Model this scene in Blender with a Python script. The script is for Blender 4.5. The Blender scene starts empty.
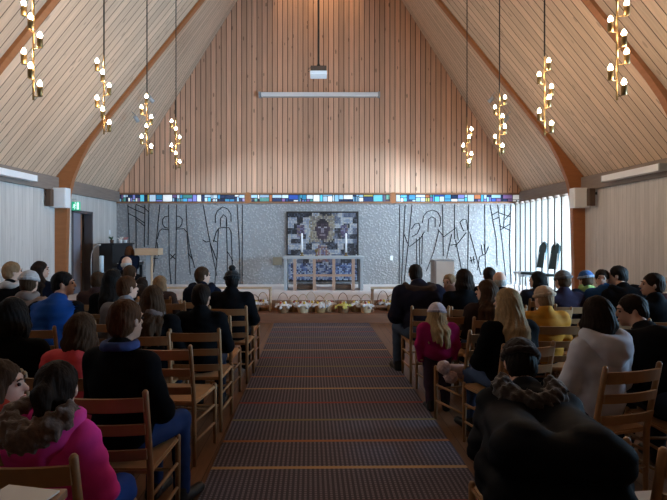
import bpy, bmesh, math, random
import numpy as np
from mathutils import Vector, Matrix, Euler
random.seed(7); np.random.seed(7)
PI = math.pi
SC = bpy.context.scene
COL = SC.collection

# ------------------------------------------------------------------ camera, world, light, exposure
F = 500.0; VX, VY = 318.0, 238.0; CAMZ = 1.6
cam = bpy.data.cameras.new('camera'); camo = bpy.data.objects.new('camera', cam); COL.objects.link(camo)
camo.location = (0, 0, CAMZ); camo.rotation_euler = (PI/2, 0, 0)
cam.sensor_fit = 'HORIZONTAL'; cam.sensor_width = 36; cam.lens = 36*F/667
cam.shift_x = (333.5-VX)/667; cam.shift_y = -(250-VY)/667
cam.clip_start = .05
SC.camera = camo
W = bpy.data.worlds.new('world'); SC.world = W; W.use_nodes = True
W.node_tree.nodes['Background'].inputs[0].default_value = (.62, .78, 1, 1)
W.node_tree.nodes['Background'].inputs[1].default_value = .6
SC.view_settings.view_transform = 'Standard'; SC.view_settings.look = 'None'
SC.view_settings.gamma = 1; SC.view_settings.use_curve_mapping = False
SC.view_settings.exposure = 0.0

def area(name, loc, rot, sx, sy, power, color):
    l = bpy.data.lights.new(name, 'AREA'); l.shape = 'RECTANGLE'; l.size = sx; l.size_y = sy
    l.energy = power; l.color = color
    o = bpy.data.objects.new(name, l); COL.objects.link(o); o.location = loc; o.rotation_euler = rot
    return o
def spot(name, loc, target, power, color, angle, blend=.3, rad=.05):
    l = bpy.data.lights.new(name, 'SPOT'); l.energy = power; l.color = color; l.spot_size = angle; l.spot_blend = blend
    l.shadow_soft_size = rad
    o = bpy.data.objects.new(name, l); COL.objects.link(o); o.location = loc
    o.rotation_euler = (Vector(target)-Vector(loc)).to_track_quat('-Z', 'Y').to_euler()
    return o
DAY = (.44, .74, 1.0)
def aim(o, d): o.rotation_euler = Vector(d).to_track_quat('-Z', 'Y').to_euler(); return o
# daylight outside the windows: the altar window on the right, and lamps at unseen side windows aimed to brighten the far walls and ceiling
aim(area('daylight_altar_window', (7.0, 10.9, 1.8), (0, 0, 0), 3.6, 2.4, 1700, (.70, .89, 1)), (-1, .5, .1))
aim(area('daylight_right_windows', (7.3, 4.3, 1.5), (0, 0, 0), 3.4, 1.9, 3000, DAY), (-.78, .60, .16))
aim(area('added_fill_left', (-6.9, 4.6, .75), (0, 0, 0), 3.4, 2.2, 450, (1, .93, .85)), (.75, .5, .38))  # added warm fill towards the right wall and ceiling
WARM = (1.0, .62, .30)
BULB = 265.0
ALTAR_SPOT = 560
spot('gable_spot_a', (-.45, 12.75, 9.4), (-.45, 13.4, 8.35), 110, WARM, .95, .25)
spot('gable_spot_b', (.45, 12.75, 9.4), (.45, 13.4, 8.35), 110, WARM, .95, .25)

# ------------------------------------------------------------------ hall numbers
CX, HW = .04, 5.44
XL, XR = CX-HW, CX+HW
YB, YF = 13.4, -3.0
EAVE = 2.82
FR = [10.25, 6.9, 3.5, .1]
AP, APB = 9.55, 11.46
PZ, SZ = .36, .17          # platform and step height

def P(px, py, D): return Vector(((px-VX)*D/F, D, CAMZ-(py-VY)*D/F))

# ------------------------------------------------------------------ materials
def newmat(name):
    m = bpy.data.materials.new(name); m.use_nodes = True
    nt = m.node_tree; b = nt.nodes['Principled BSDF']
    return m, nt, b
def N(nt, t, **kw):
    n = nt.nodes.new(t)
    for k, v in kw.items(): setattr(n, k, v)
    return n
def L(nt, a, b): nt.links.new(a, b)
def math_node(nt, op, a, b=None, clamp=False):
    n = N(nt, 'ShaderNodeMath', operation=op); n.use_clamp = clamp
    for i, v in enumerate((a, b)):
        if v is None: continue
        if isinstance(v, (int, float)): n.inputs[i].default_value = v
        else: L(nt, v, n.inputs[i])
    return n.outputs[0]
def mix(nt, fac, a, b, blend='MIX'):
    n = N(nt, 'ShaderNodeMix', data_type='RGBA', blend_type=blend)
    for sock, v in ((n.inputs[0], fac), (n.inputs[6], a), (n.inputs[7], b)):
        if isinstance(v, (int, float)): sock.default_value = v
        elif isinstance(v, tuple): sock.default_value = v if len(v) == 4 else v+(1,)
        else: L(nt, v, sock)
    return n.outputs[2]
_cache = {}
def mat(name, col, rough=.6, var=.25, scale=8.0, bump=.0, metal=0.0, stretch=(1, 1, 1), sheen=0, spec=.3):
    if name in _cache: return _cache[name]
    m, nt, b = newmat(name)
    tc = N(nt, 'ShaderNodeTexCoord'); mp = N(nt, 'ShaderNodeMapping'); mp.inputs['Scale'].default_value = stretch
    L(nt, tc.outputs['Object'], mp.inputs['Vector'])
    nz = N(nt, 'ShaderNodeTexNoise'); nz.inputs['Scale'].default_value = scale; nz.inputs['Detail'].default_value = 3
    L(nt, mp.outputs[0], nz.inputs['Vector'])
    c = tuple(col)
    lo = tuple(max(0, v*(1-var)) for v in c); hi = tuple(min(1, v*(1+var)) for v in c)
    L(nt, mix(nt, nz.outputs[0], lo, hi), b.inputs['Base Color'])
    b.inputs['Roughness'].default_value = rough; b.inputs['Metallic'].default_value = metal
    b.inputs['Specular IOR Level'].default_value = spec
    if sheen: b.inputs['Sheen Weight'].default_value = sheen
    if bump:
        bp = N(nt, 'ShaderNodeBump'); bp.inputs['Strength'].default_value = bump; bp.inputs['Distance'].default_value = .01
        L(nt, nz.outputs[0], bp.inputs['Height']); L(nt, bp.outputs[0], b.inputs['Normal'])
    _cache[name] = m
    return m
def boards(name, axis, width, col, gapcol, gap=.045, var=.18, knot=.5, alt=0.0, rough=.6):
    """boards side by side along one axis: a random tone per board, grain, knots and dark joints"""
    m, nt, b = newmat(name)
    tc = N(nt, 'ShaderNodeTexCoord'); sp = N(nt, 'ShaderNodeSeparateXYZ'); L(nt, tc.outputs['Object'], sp.inputs[0])
    a = math_node(nt, 'DIVIDE', sp.outputs[axis], width)
    idx = math_node(nt, 'FLOOR', a)
    fr = math_node(nt, 'FRACT', a)
    wn = N(nt, 'ShaderNodeTexWhiteNoise', noise_dimensions='1D'); L(nt, idx, wn.inputs['W'])
    mp = N(nt, 'ShaderNodeMapping')
    s = [1.2, 1.2, 1.2]; s['XYZ'.index(axis)] = 26
    mp.inputs['Scale'].default_value = s; L(nt, tc.outputs['Object'], mp.inputs['Vector'])
    nz = N(nt, 'ShaderNodeTexNoise'); nz.inputs['Scale'].default_value = 1.6; nz.inputs['Detail'].default_value = 4
    L(nt, mp.outputs[0], nz.inputs['Vector'])
    v1 = math_node(nt, 'MULTIPLY_ADD', wn.outputs['Value'], var*2); nt.nodes[-1].inputs[2].default_value = 1-var
    v2 = math_node(nt, 'MULTIPLY_ADD', nz.outputs[0], .5); nt.nodes[-1].inputs[2].default_value = .75
    v = math_node(nt, 'MULTIPLY', v1, v2)
    cm = N(nt, 'ShaderNodeCombineColor'); [L(nt, v, cm.inputs[i]) for i in range(3)]
    c = mix(nt, 1.0, tuple(col), cm.outputs[0], 'MULTIPLY')
    # knots
    mp2 = N(nt, 'ShaderNodeMapping'); s2 = [2.2, 2.2, 2.2]; s2['XYZ'.index(axis)] = 7
    mp2.inputs['Scale'].default_value = s2; L(nt, tc.outputs['Object'], mp2.inputs['Vector'])
    vo = N(nt, 'ShaderNodeTexVoronoi'); vo.inputs['Scale'].default_value = 1.0; L(nt, mp2.outputs[0], vo.inputs['Vector'])
    kn = math_node(nt, 'LESS_THAN', vo.outputs['Distance'], .13)
    kn = math_node(nt, 'MULTIPLY', kn, knot)
    c = mix(nt, kn, c, tuple(x*.32 for x in col))
    g = math_node(nt, 'LESS_THAN', fr, gap)
    c = mix(nt, g, c, tuple(gapcol))
    L(nt, c, b.inputs['Base Color']); b.inputs['Roughness'].default_value = rough
    b.inputs['Specular IOR Level'].default_value = .25
    bp = N(nt, 'ShaderNodeBump'); bp.inputs['Strength'].default_value = .6; bp.inputs['Distance'].default_value = .01
    bp.invert = True; L(nt, g, bp.inputs['Height']); L(nt, bp.outputs[0], b.inputs['Normal'])
    return m
def emit(name, col, strength):
    m, nt, b = newmat(name)
    b.inputs['Base Color'].default_value = tuple(col)+(1,); b.inputs['Emission Color'].default_value = tuple(col)+(1,)
    b.inputs['Emission Strength'].default_value = strength
    return m
M = {}
M['ceil'] = boards('ceiling boards', 'Y', .165, (.62, .455, .325), (.08, .05, .035), gap=.085, var=.12, knot=.45)
M['gable'] = boards('gable boards', 'X', .137, (.64, .385, .26), (.06, .025, .015), gap=.13, var=.16, knot=.75)
M['wallb'] = boards('white wall boards', 'Y', .12, (.60, .57, .54), (.42, .39, .37), gap=.05, var=.07, knot=.12)
M['wallbx'] = boards('white wall boards across', 'X', .12, (.60, .56, .52), (.30, .27, .25), gap=.05, var=.07, knot=.12)
M['floor'] = boards('floor planks', 'X', .11, (.17, .085, .045), (.03, .015, .01), gap=.04, var=.2, knot=.1, rough=.45)
M['step'] = mat('step oak', (.24, .105, .06), .45, .25, 4, stretch=(1, 8, 8))
M['glulam'] = mat('glued laminated beam', (.35, .135, .05), .45, .2, 5, stretch=(1, 1, 6))
M['eave'] = mat('eave beam wood', (.24, .19, .16), .6, .25, 5, stretch=(6, .6, 6))
M['chair'] = mat('chair birch', (.31, .165, .075), .45, .2, 9, stretch=(1, 1, 1))
M['chairseat'] = mat('chair seat', (.42, .22, .10), .5, .25, 14, bump=.2)
M['lightwood'] = mat('pale ash wood', (.52, .36, .23), .5, .15, 6, stretch=(1, 1, 6))
M['altarwood'] = mat('altar wood', (.40, .26, .19), .5, .2, 6, stretch=(1, 1, 6))
M['railwood'] = mat('rail wood', (.27, .13, .07), .45, .2, 6)
M['white'] = mat('white painted', (.84, .85, .87), .5, .05, 5)
M['palegrey'] = mat('pale stone', (.36, .38, .40), .6, .1, 8)
M['platform'] = mat('platform tiles', (.66, .57, .54), .5, .2, 3)
M['black'] = mat('black lacquer', (.012, .012, .014), .35, .2, 6)
M['darkbrown'] = mat('dark brown box', (.10, .06, .04), .6, .2, 6)
M['brass'] = mat('brass', (.24, .155, .065), .45, .15, 9, metal=.9)
M['darkmetal'] = mat('dark metal', (.05, .04, .035), .45, .2, 9, metal=.6)
M['steel'] = mat('grey steel', (.42, .42, .42), .4, .1, 9, metal=.7)
M['groove'] = mat('black line relief', (.012, .013, .016), .7, .2, 9)
M['bulb'] = emit('glowing bulb', (1.0, .74, .50), BULB)
M['paper'] = mat('paper', (.72, .70, .68), .7, .05, 9)
M['wick'] = mat('wicker', (.33, .19, .08), .65, .35, 60, bump=.5)
M['napkin'] = mat('white linen', (.60, .55, .54), .8, .08, 30, bump=.3)

# pebbled altar wall
def pebble():
    m, nt, b = newmat('pebble dash')
    tc = N(nt, 'ShaderNodeTexCoord')
    vo = N(nt, 'ShaderNodeTexVoronoi'); vo.inputs['Scale'].default_value = 17; L(nt, tc.outputs['Object'], vo.inputs['Vector'])
    nz = N(nt, 'ShaderNodeTexNoise'); nz.inputs['Scale'].default_value = 22; nz.inputs['Detail'].default_value = 4
    L(nt, tc.outputs['Object'], nz.inputs['Vector'])
    d = math_node(nt, 'MULTIPLY', vo.outputs['Distance'], 1.3, True)
    f = math_node(nt, 'MULTIPLY_ADD', nz.outputs[0], .8); nt.nodes[-1].inputs[2].default_value = -.15
    f = math_node(nt, 'ADD', f, d, True)
    L(nt, mix(nt, f, (.42, .42, .415), (.25, .25, .26)), b.inputs['Base Color'])
    b.inputs['Roughness'].default_value = .75
    bp = N(nt, 'ShaderNodeBump'); bp.inputs['Strength'].default_value = 1; bp.inputs['Distance'].default_value = .018; bp.invert = True
    L(nt, f, bp.inputs['Height']); L(nt, bp.outputs[0], b.inputs['Normal'])
    return m
M['pebble'] = pebble()
def carpet_mat():
    m, nt, b = newmat('woven runner')
    tc = N(nt, 'ShaderNodeTexCoord'); sp = N(nt, 'ShaderNodeSeparateXYZ'); L(nt, tc.outputs['Object'], sp.inputs[0])
    a = math_node(nt, 'DIVIDE', math_node(nt, 'SUBTRACT', sp.outputs['Y'], 3.46-.0175), .4545)
    fr = math_node(nt, 'FRACT', a); idx = math_node(nt, 'FLOOR', a)
    k = math_node(nt, 'FRACT', math_node(nt, 'DIVIDE', math_node(nt, 'ADD', idx, .5), 4.0))
    cr = N(nt, 'ShaderNodeValToRGB'); cr.color_ramp.interpolation = 'CONSTANT'
    els = cr.color_ramp.elements
    els[0].position = 0; els[0].color = (.46, .29, .15, 1)
    els[1].position = .25; els[1].color = (.36, .15, .07, 1)
    e = els.new(.5); e.color = (.24, .20, .10, 1)
    e = els.new(.75); e.color = (.30, .07, .06, 1)
    L(nt, k, cr.inputs[0])
    stripe = math_node(nt, 'LESS_THAN', fr, .085)
    # herringbone weave: two opposed diagonals
    wx = math_node(nt, 'FRACT', math_node(nt, 'MULTIPLY', sp.outputs['X'], 31.0))
    row = math_node(nt, 'FLOOR', math_node(nt, 'MULTIPLY', sp.outputs['Y'], 38.0))
    wy = math_node(nt, 'FRACT', math_node(nt, 'MULTIPLY', sp.outputs['Y'], 38.0))
    w = math_node(nt, 'MULTIPLY', math_node(nt, 'GREATER_THAN', wx, .52), math_node(nt, 'GREATER_THAN', wy, .3))
    nz = N(nt, 'ShaderNodeTexNoise'); nz.inputs['Scale'].default_value = 60; L(nt, tc.outputs['Object'], nz.inputs['Vector'])
    base = mix(nt, w, (.075, .067, .085), (.235, .205, .245))
    base = mix(nt, math_node(nt, 'MULTIPLY', nz.outputs[0], .4), base, (.08, .065, .07))
    L(nt, mix(nt, stripe, base, cr.outputs[0]), b.inputs['Base Color'])
    b.inputs['Roughness'].default_value = .9; b.inputs['Specular IOR Level'].default_value = .1
    return m
M['carpet'] = carpet_mat()
def attr_mat(name, emitk=0.0, rough=.5):
    m, nt, b = newmat(name)
    at = N(nt, 'ShaderNodeAttribute'); at.attribute_name = 'tone'
    L(nt, at.outputs['Color'], b.inputs['Base Color']); b.inputs['Roughness'].default_value = rough
    if emitk:
        L(nt, at.outputs['Color'], b.inputs['Emission Color']); b.inputs['Emission Strength'].default_value = emitk
    return m
M['stained'] = attr_mat('stained glass', .5, .2)  # panes emit their own colour in place of light from behind
M['mosaic'] = attr_mat('mosaic tiles', 0, .4)
def blind_mat():
    m, nt, b = newmat('white blind fabric')
    b.inputs['Base Color'].default_value = (.85, .85, .84, 1); b.inputs['Roughness'].default_value = .8
    tr = N(nt, 'ShaderNodeBsdfTranslucent'); tr.inputs[0].default_value = (.88, .88, .86, 1)
    mx = N(nt, 'ShaderNodeMixShader'); mx.inputs[0].default_value = .24
    L(nt, b.outputs[0], mx.inputs[1]); L(nt, tr.outputs[0], mx.inputs[2])
    L(nt, mx.outputs[0], nt.nodes['Material Output'].inputs[0])
    return m
M['blind'] = blind_mat()
def glass_mat():
    m, nt, b = newmat('window glass')
    b.inputs['Base Color'].default_value = (1, 1, 1, 1); b.inputs['Roughness'].default_value = 0
    tb = N(nt, 'ShaderNodeBsdfTransparent'); tb.inputs[0].default_value = (.95, .97, 1, 1)
    gl = N(nt, 'ShaderNodeBsdfGlossy'); gl.inputs['Roughness'].default_value = .02
    mx = N(nt, 'ShaderNodeMixShader'); mx.inputs[0].default_value = .06
    L(nt, tb.outputs[0], mx.inputs[1]); L(nt, gl.outputs[0], mx.inputs[2])
    L(nt, mx.outputs[0], nt.nodes['Material Output'].inputs[0])
    return m
M['glass'] = glass_mat()

# ------------------------------------------------------------------ mesh helpers
def obj(name, bm_or_me, m, parent=None, smooth=False, loc=None):
    if isinstance(bm_or_me, bmesh.types.BMesh):
        me = bpy.data.meshes.new(name); bmesh.ops.recalc_face_normals(bm_or_me, faces=bm_or_me.faces); bm_or_me.to_mesh(me); bm_or_me.free()
    else: me = bm_or_me
    for mm in (m if isinstance(m, (list, tuple)) else [m]): me.materials.append(mm)
    if smooth:
        for p in me.polygons: p.use_smooth = True
    o = bpy.data.objects.new(name, me); COL.objects.link(o)
    if parent: o.parent = parent
    if loc: o.location = loc
    return o
def thing(name, label, cat, loc=(0, 0, 0), rz=0, group=None):
    o = bpy.data.objects.new(name, None); COL.objects.link(o); o.location = loc; o.rotation_euler = (0, 0, rz)
    o.empty_display_size = .1
    return tag(o, label, cat, group)
def tag(o, label, cat, group=None, kind=None):
    o['label'] = label; o['category'] = cat
    if group: o['group'] = group
    if kind: o['kind'] = kind
    return o
def struct(name, bm, m, label=None, smooth=False, parent=None):
    o = obj(name, bm, m, parent, smooth)
    if not parent: o['kind'] = 'structure'
    if label: o['label'] = label
    return o
def B(): return bmesh.new()
def box(bm, x0, x1, y0, y1, z0, z1, mi=0, bev=0):
    v = [bm.verts.new(c) for c in ((x0,y0,z0),(x1,y0,z0),(x1,y1,z0),(x0,y1,z0),(x0,y0,z1),(x1,y0,z1),(x1,y1,z1),(x0,y1,z1))]
    fs = [bm.faces.new([v[i] for i in f]) for f in ((3,2,1,0),(4,5,6,7),(0,1,5,4),(1,2,6,5),(2,3,7,6),(3,0,4,7))]
    for f in fs: f.material_index = mi
    if bev:
        es = list({e for f in fs for e in f.edges})
        bmesh.ops.bevel(bm, geom=es, offset=bev, segments=2, profile=.6, affect='EDGES')
    return bm
def tube(bm, pts, rad, seg=8, cap=True, closed=False):
    pts = [Vector(p) for p in pts]; n = len(pts)
    rr = rad if isinstance(rad, (list, tuple)) else [rad]*n
    rings = []; ref = None
    for i, p in enumerate(pts):
        if closed: t = pts[(i+1) % n]-pts[i-1]
        else: t = pts[min(i+1, n-1)]-pts[max(i-1, 0)]
        t.normalize()
        if ref is None: ref = Vector((0, 0, 1)) if abs(t.z) < .9 else Vector((1, 0, 0))
        u = t.cross(ref)
        if u.length < 1e-5: u = t.orthogonal()
        u.normalize(); w = t.cross(u); ref = u.cross(t)
        rings.append([bm.verts.new(p+(u*math.cos(2*PI*k/seg)+w*math.sin(2*PI*k/seg))*rr[i]) for k in range(seg)])
    for i in range(n if closed else n-1):
        a, b = rings[i], rings[(i+1) % n]
        for k in range(seg): bm.faces.new((a[k], a[(k+1) % seg], b[(k+1) % seg], b[k]))
    if cap and not closed:
        bm.faces.new(rings[0][::-1]); bm.faces.new(rings[-1])
    return bm
def lathe(bm, prof, c=(0, 0, 0), seg=16):
    c = Vector(c); rings = []
    for r, z in prof:
        rings.append([bm.verts.new(c+Vector((r*math.cos(2*PI*k/seg), r*math.sin(2*PI*k/seg), z))) for k in range(seg)])
    for a, b in zip(rings, rings[1:]):
        for k in range(seg): bm.faces.new((a[k], a[(k+1) % seg], b[(k+1) % seg], b[k]))
    bm.faces.new(rings[0][::-1]); bm.faces.new(rings[-1])
    return bm
def prism(bm, poly, y0, y1):
    """(x,z) polygon extruded along y"""
    a = [bm.verts.new((x, y0, z)) for x, z in poly]; b = [bm.verts.new((x, y1, z)) for x, z in poly]
    bm.faces.new(a); bm.faces.new(b[::-1]); n = len(poly)
    for i in range(n): bm.faces.new((a[i], a[(i+1) % n], b[(i+1) % n], b[i]))
    return bm
def copy_tree(o, parent=None):
    c = o.copy(); COL.objects.link(c)
    if parent: c.parent = parent
    for ch in list(o.children): copy_tree(ch, c)
    return c

# ------------------------------------------------------------------ structure
fb = B(); box(fb, XL-.2, XR+.2, YF-.2, 9.55, -.1, 0); struct('floor', fb, M['floor'])
st = B(); box(st, XL, XR, 9.4, 10.0, 0, SZ); struct('trim_1', st, M['step'], 'low brown wooden step in front of the platform')
pf = B(); box(pf, XL, XR, 10.0, YB, 0, PZ); struct('floor_platform', pf, [M['platform']], 'pale raised altar platform')
pn = B(); box(pn, XL, XR, 9.975, 9.999, SZ, PZ-.002); struct('trim_2', pn, M['railwood'], 'dark wooden riser of the altar platform')

def roof_z(x, ap): return EAVE+(ap-EAVE)*(1-abs(x-CX)/HW)
for side, nm in ((-1, 'ceiling_left'), (1, 'ceiling_right')):
    bm = B(); nx = 10
    ys = [YF-.1, .1, 3.5, 6.9, 10.25]+[10.25+(YB+.05-10.25)*i/10 for i in range(1, 11)]
    grid = []
    for y in ys:
        ap = AP if y <= 10.25 else AP+(APB-AP)*(y-10.25)/(YB-10.25)
        grid.append([(bm.verts.new((CX+side*HW*(1-k/nx), y, EAVE+(ap-EAVE)*k/nx))) for k in range(nx+1)])
    for a, b in zip(grid, grid[1:]):
        for k in range(nx): bm.faces.new((a[k], a[k+1], b[k+1], b[k]))
    struct(nm, bm, M['ceil'])

# end walls
bm = B(); prism(bm, [(XL, EAVE-.01), (XR, EAVE-.01), (CX+.002, APB)], YB, YB+.15); struct('wall_gable', bm, M['gable'], 'tall brown boarded gable above the altar')
bm = B(); box(bm, XL-.1, XR+.1, YB, YB+.15, 0, 2.53); struct('wall_back', bm, M['pebble'], 'grey pebble-dashed altar wall')
bm = B(); prism(bm, [(XL-.2, 0), (XR+.2, 0), (XR+.2, EAVE), (CX, AP+.1), (XL-.2, EAVE)], YF-.15, YF); struct('wall_front', bm, M['wallbx'])
# left wall with door opening (D 11.0 .. 12.5) and an unseen window opening added for the fill lamp
bm = B()
DY0, DY1, DZ = 10.95, 11.95, 2.2+.02
for (y0, y1, z0, z1) in ((YF, 3.75, 0, EAVE), (3.75, 6.7, 0, 1.35), (3.75, 6.7, 2.5, EAVE), (6.7, DY0, 0, EAVE), (DY0, DY1, DZ, EAVE), (DY1, YB+.1, 0, EAVE)):
    box(bm, XL-.15, XL, y0, y1, z0, z1)
struct('wall_left', bm, M['wallb'])
bm = B()
WY0, WY1, WZ0, WZ1 = 10.48, 13.3, PZ+.02, 2.5
for (y0, y1, z0, z1) in ((YF, 3.75, 0, EAVE), (3.75, 6.7, 0, 1.35), (3.75, 6.7, 2.5, EAVE), (6.7, WY0, 0, EAVE), (WY0, WY1, 0, WZ0), (WY0, WY1, WZ1, EAVE), (WY1, YB+.1, 0, EAVE)):
    box(bm, XR, XR+.15, y0, y1, z0, z1)
struct('wall_right', bm, M['wallb'])
for nm, x, y0, y1, z0, z1 in (('window_1', XR+.1, WY0, WY1, WZ0, WZ1), ('window_2', XR+.08, 3.75, 6.7, 1.35, 2.5), ('window_3', XL-.08, 3.75, 6.7, 1.35, 2.5)):  # second and third are out of view, set in to pass side light
    bm = B(); box(bm, x-.004, x+.004, y0, y1, z0, z1); w = struct(nm, bm, M['glass'])
    bm = B(); t = .04
    nb_ = 4 if y1-y0 < 4 else 10
    for i in range(nb_):
        y = y0+(y1-y0-t)*i/(nb_-1); box(bm, x-.03, x+.03, y, y+t, z0, z1)
    box(bm, x-.03, x+.03, y0, y1, z0, z0+t); box(bm, x-.03, x+.03, y0, y1, z1-t, z1)
    struct('window_frame', bm, M['white'], parent=w)
# white vertical blind panels hanging over the right rear window
bl = thing('vertical_blind', 'tall white vertical blind panels glowing with daylight on the right altar wall', 'blind', (XR-.14, (WY0+WY1)/2, PZ))
n = 9; pitch = (WY1-WY0)/n
for i in range(n):
    yc = -(WY1-WY0)/2+pitch*(i+.5)
    bm = B(); a = math.radians(27); hx, hy = math.sin(a)*.172, math.cos(a)*.172
    v = []
    for (sg, zz) in ((-1, .02), (1, .02), (1, 2.14), (-1, 2.14)):
        for d in (-.003, .003): v.append(bm.verts.new((-sg*hx+d, yc+sg*hy, zz)))
    for f in ((0,2,4,6),(1,7,5,3),(0,1,3,2),(2,3,5,4),(4,5,7,6),(6,7,1,0)): bm.faces.new([v[j] for j in f])
    obj('blind_panel', bm, M['blind'], bl)
    bm = B(); tube(bm, [(-hx-.012, yc+hy, .02), (-hx-.012, yc+hy, 2.16)], .014, 6); obj('edge_rod', bm, M['darkmetal'], bl)
    bm = B(); prism(bm, [(-hx-.02, 2.13), (.02, 2.12), (.03, 2.185), (-hx-.03, 2.185)], yc+hy-.06, yc+hy+.05); obj('hanger', bm, M['eave'], bl)
bm = B(); box(bm, -.05, .05, -(WY1-WY0)/2, (WY1-WY0)/2, 2.185, 2.2); obj('head_rail', bm, M['eave'], bl)

# eave beams along both walls
for sx, nm in ((-1, 'trim_3'), (1, 'trim_4')):
    bm = B(); x = CX+sx*HW; box(bm, min(x, x-sx*.09), max(x, x-sx*.09), YF, YB, 2.565, EAVE+.02); struct(nm, bm, M['eave'])
# glued laminated frames
HALF = [(-5.39, 0), (-5.39, 2.84), None]
def frame_poly(s):
    sl = (AP-EAVE)/HW
    rx = lambda z: -HW+(z-EAVE)/sl
    outer = [(-HW-.03, 0), (-HW-.03, EAVE-.05), (-HW, EAVE+.005), (0, AP-.005)]
    inner = [(0, AP-.085), (rx(6)+.065, 6.0), (rx(4.5)+.07, 4.5), (rx(4.1)+.075, 4.1), (rx(3.8)+.085, 3.8), (rx(3.55)+.115, 3.55), (rx(3.25)+.20, 3.25), (-5.00, 3.0), (-5.08, 2.8), (-5.14, 2.55), (-5.18, 2.3), (-5.21, 1.2), (-5.23, 0)]
    return [(CX-s*x, z) for x, z in outer+inner]
k = 5
for y in FR[:3]:
    for s in (1, -1):
        bm = B(); prism(bm, frame_poly(s), y, y+.12)
        struct('trim_%d' % k, bm, M['glulam'], 'arched glued timber frame'); k += 1
# stained glass band
def stained(nm, x0, x1, seed):
    rnd = random.Random(seed); bm = B(); lay = bm.loops.layers.float_color.new('tone')
    cols = [(.45, .60, .72), (.30, .50, .68), (.03, .06, .16), (.06, .30, .52), (.60, .70, .76), (.02, .03, .07), (.05, .22, .42), (.08, .38, .62), (.10, .50, .66), (.04, .10, .42), (.62, .78, .86), (.50, .66, .82), (.85, .88, .88), (.20, .22, .55), (.40, .14, .06), (.45, .43, .12), (.08, .30, .28), (.20, .12, .28), (.02, .04, .10), (.3, .55, .75), (.03,.05,.12)]
    def pane(a, b, c, d):
        g = .009
        v = [bm.verts.new(p) for p in ((a+g, YB+.02, c+g), (b-g, YB+.02, c+g), (b-g, YB+.02, d-g), (a+g, YB+.02, d-g))]
        f = bm.faces.new(v); col = rnd.choice(cols)
        k = rnd.uniform(.7, 1.1)
        for l in f.loops: l[lay] = (col[0]*k, col[1]*k, col[2]*k, 1)
    x = x0+.03; za, zb = 2.575, 2.765
    while x < x1-.05:
        w = min(rnd.choice((.05, .08, .12, .18, .26)), x1-.03-x); m1 = rnd.choice((0, 1, 2, 2))
        if x1-.03-x-w < .07: w = x1-.03-x
        if m1 == 0: pane(x, x+w, za, zb)
        elif m1 == 1:
            z = rnd.uniform(za+.05, zb-.05); pane(x, x+w, za, z); pane(x, x+w, z, zb)
        else:
            z = rnd.uniform(za+.05, zb-.04); pane(x, x+w*.5, za, z); pane(x+w*.5, x+w, za, z); pane(x, x+w, z, zb)
        x += w
    o = struct(nm, bm, M['stained'], 'band of stained glass under the gable')
    bm = B(); box(bm, x0, x1, YB+.025, YB+.06, 2.53, EAVE)
    struct('leading', bm, M['groove'], parent=o)
    bm = B()
    box(bm, x0, x1, YB-.03, YB+.05, 2.525, 2.572); box(bm, x0, x1, YB-.03, YB+.05, 2.768, EAVE-.01)
    for a in (x0, x1-.035): box(bm, a, a+.035, YB-.03, YB+.05, 2.572, 2.768)
    struct('window_frame', bm, M['railwood'], parent=o)
xs = [XL+.01, -1.93, -1.83, 1.96, 2.06, XR-.01]
stained('window_4', xs[0], xs[1], 3); stained('window_5', xs[2], xs[3], 11); stained('window_6', xs[4], xs[5], 23)
for i, (a, b) in enumerate(((xs[1], xs[2]), (xs[3], xs[4]))):
    bm = B(); box(bm, a, b, YB-.04, YB+.06, 2.525, EAVE); struct('trim_%d' % (20+i), bm, M['glulam'], 'short wooden post in the glass band')

# line drawing relief on the altar wall (coordinates measured on the wall plane)
def wl(a, b, ox): return (( ox+a/4.35-VX)*YB/F, CAMZ-(185+b/4.35-VY)*YB/F)
LEFT = [[(78,85),(85,270)],[(113,85),(114,285)],[(152,85),(150,270)],[(170,80),(166,262)],[(78,92),(110,108),(150,125)],[(78,122),(115,142),(152,166)],[(115,85),(150,100),(168,116)],[(115,150),(152,180)],
 [(217,85),(203,230),(190,380)],[(190,320),(210,318)],[(255,85),(258,330),(266,435)],[(290,85),(287,330),(284,440)],[(331,85),(336,200),(350,290),(370,362)],
 [(253,135),(238,138),(229,150),(229,170),(238,184),(252,188)],[(291,135),(305,138),(315,150),(313,170),(303,184),(290,187)],[(206,235),(214,202),(226,191),(256,195)],[(289,192),(322,190),(335,205)],[(335,200),(342,300),(350,390)],
 [(262,302),(284,322)],[(284,300),(263,322)],[(340,296),(358,322)],[(205,250),(212,310)],
 [(405,85),(425,195),(445,300),(465,395)],[(459,165),(458,135),(468,112),(490,95),(512,104),(526,126),(527,160)],[(481,182),(481,145),(494,129),(507,142),(509,180)],[(450,248),(462,205),(474,188),(498,184),(518,186),(527,205),(535,430)],[(472,190),(465,330),(456,440)],[(506,150),(510,300),(513,430)],[(403,238),(418,248),(432,246)],[(436,252),(465,330)],[(448,240),(466,248)],[(510,288),(536,332)],
 [(553,85),(562,250),(566,435)],[(576,85),(575,435)]]
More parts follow.
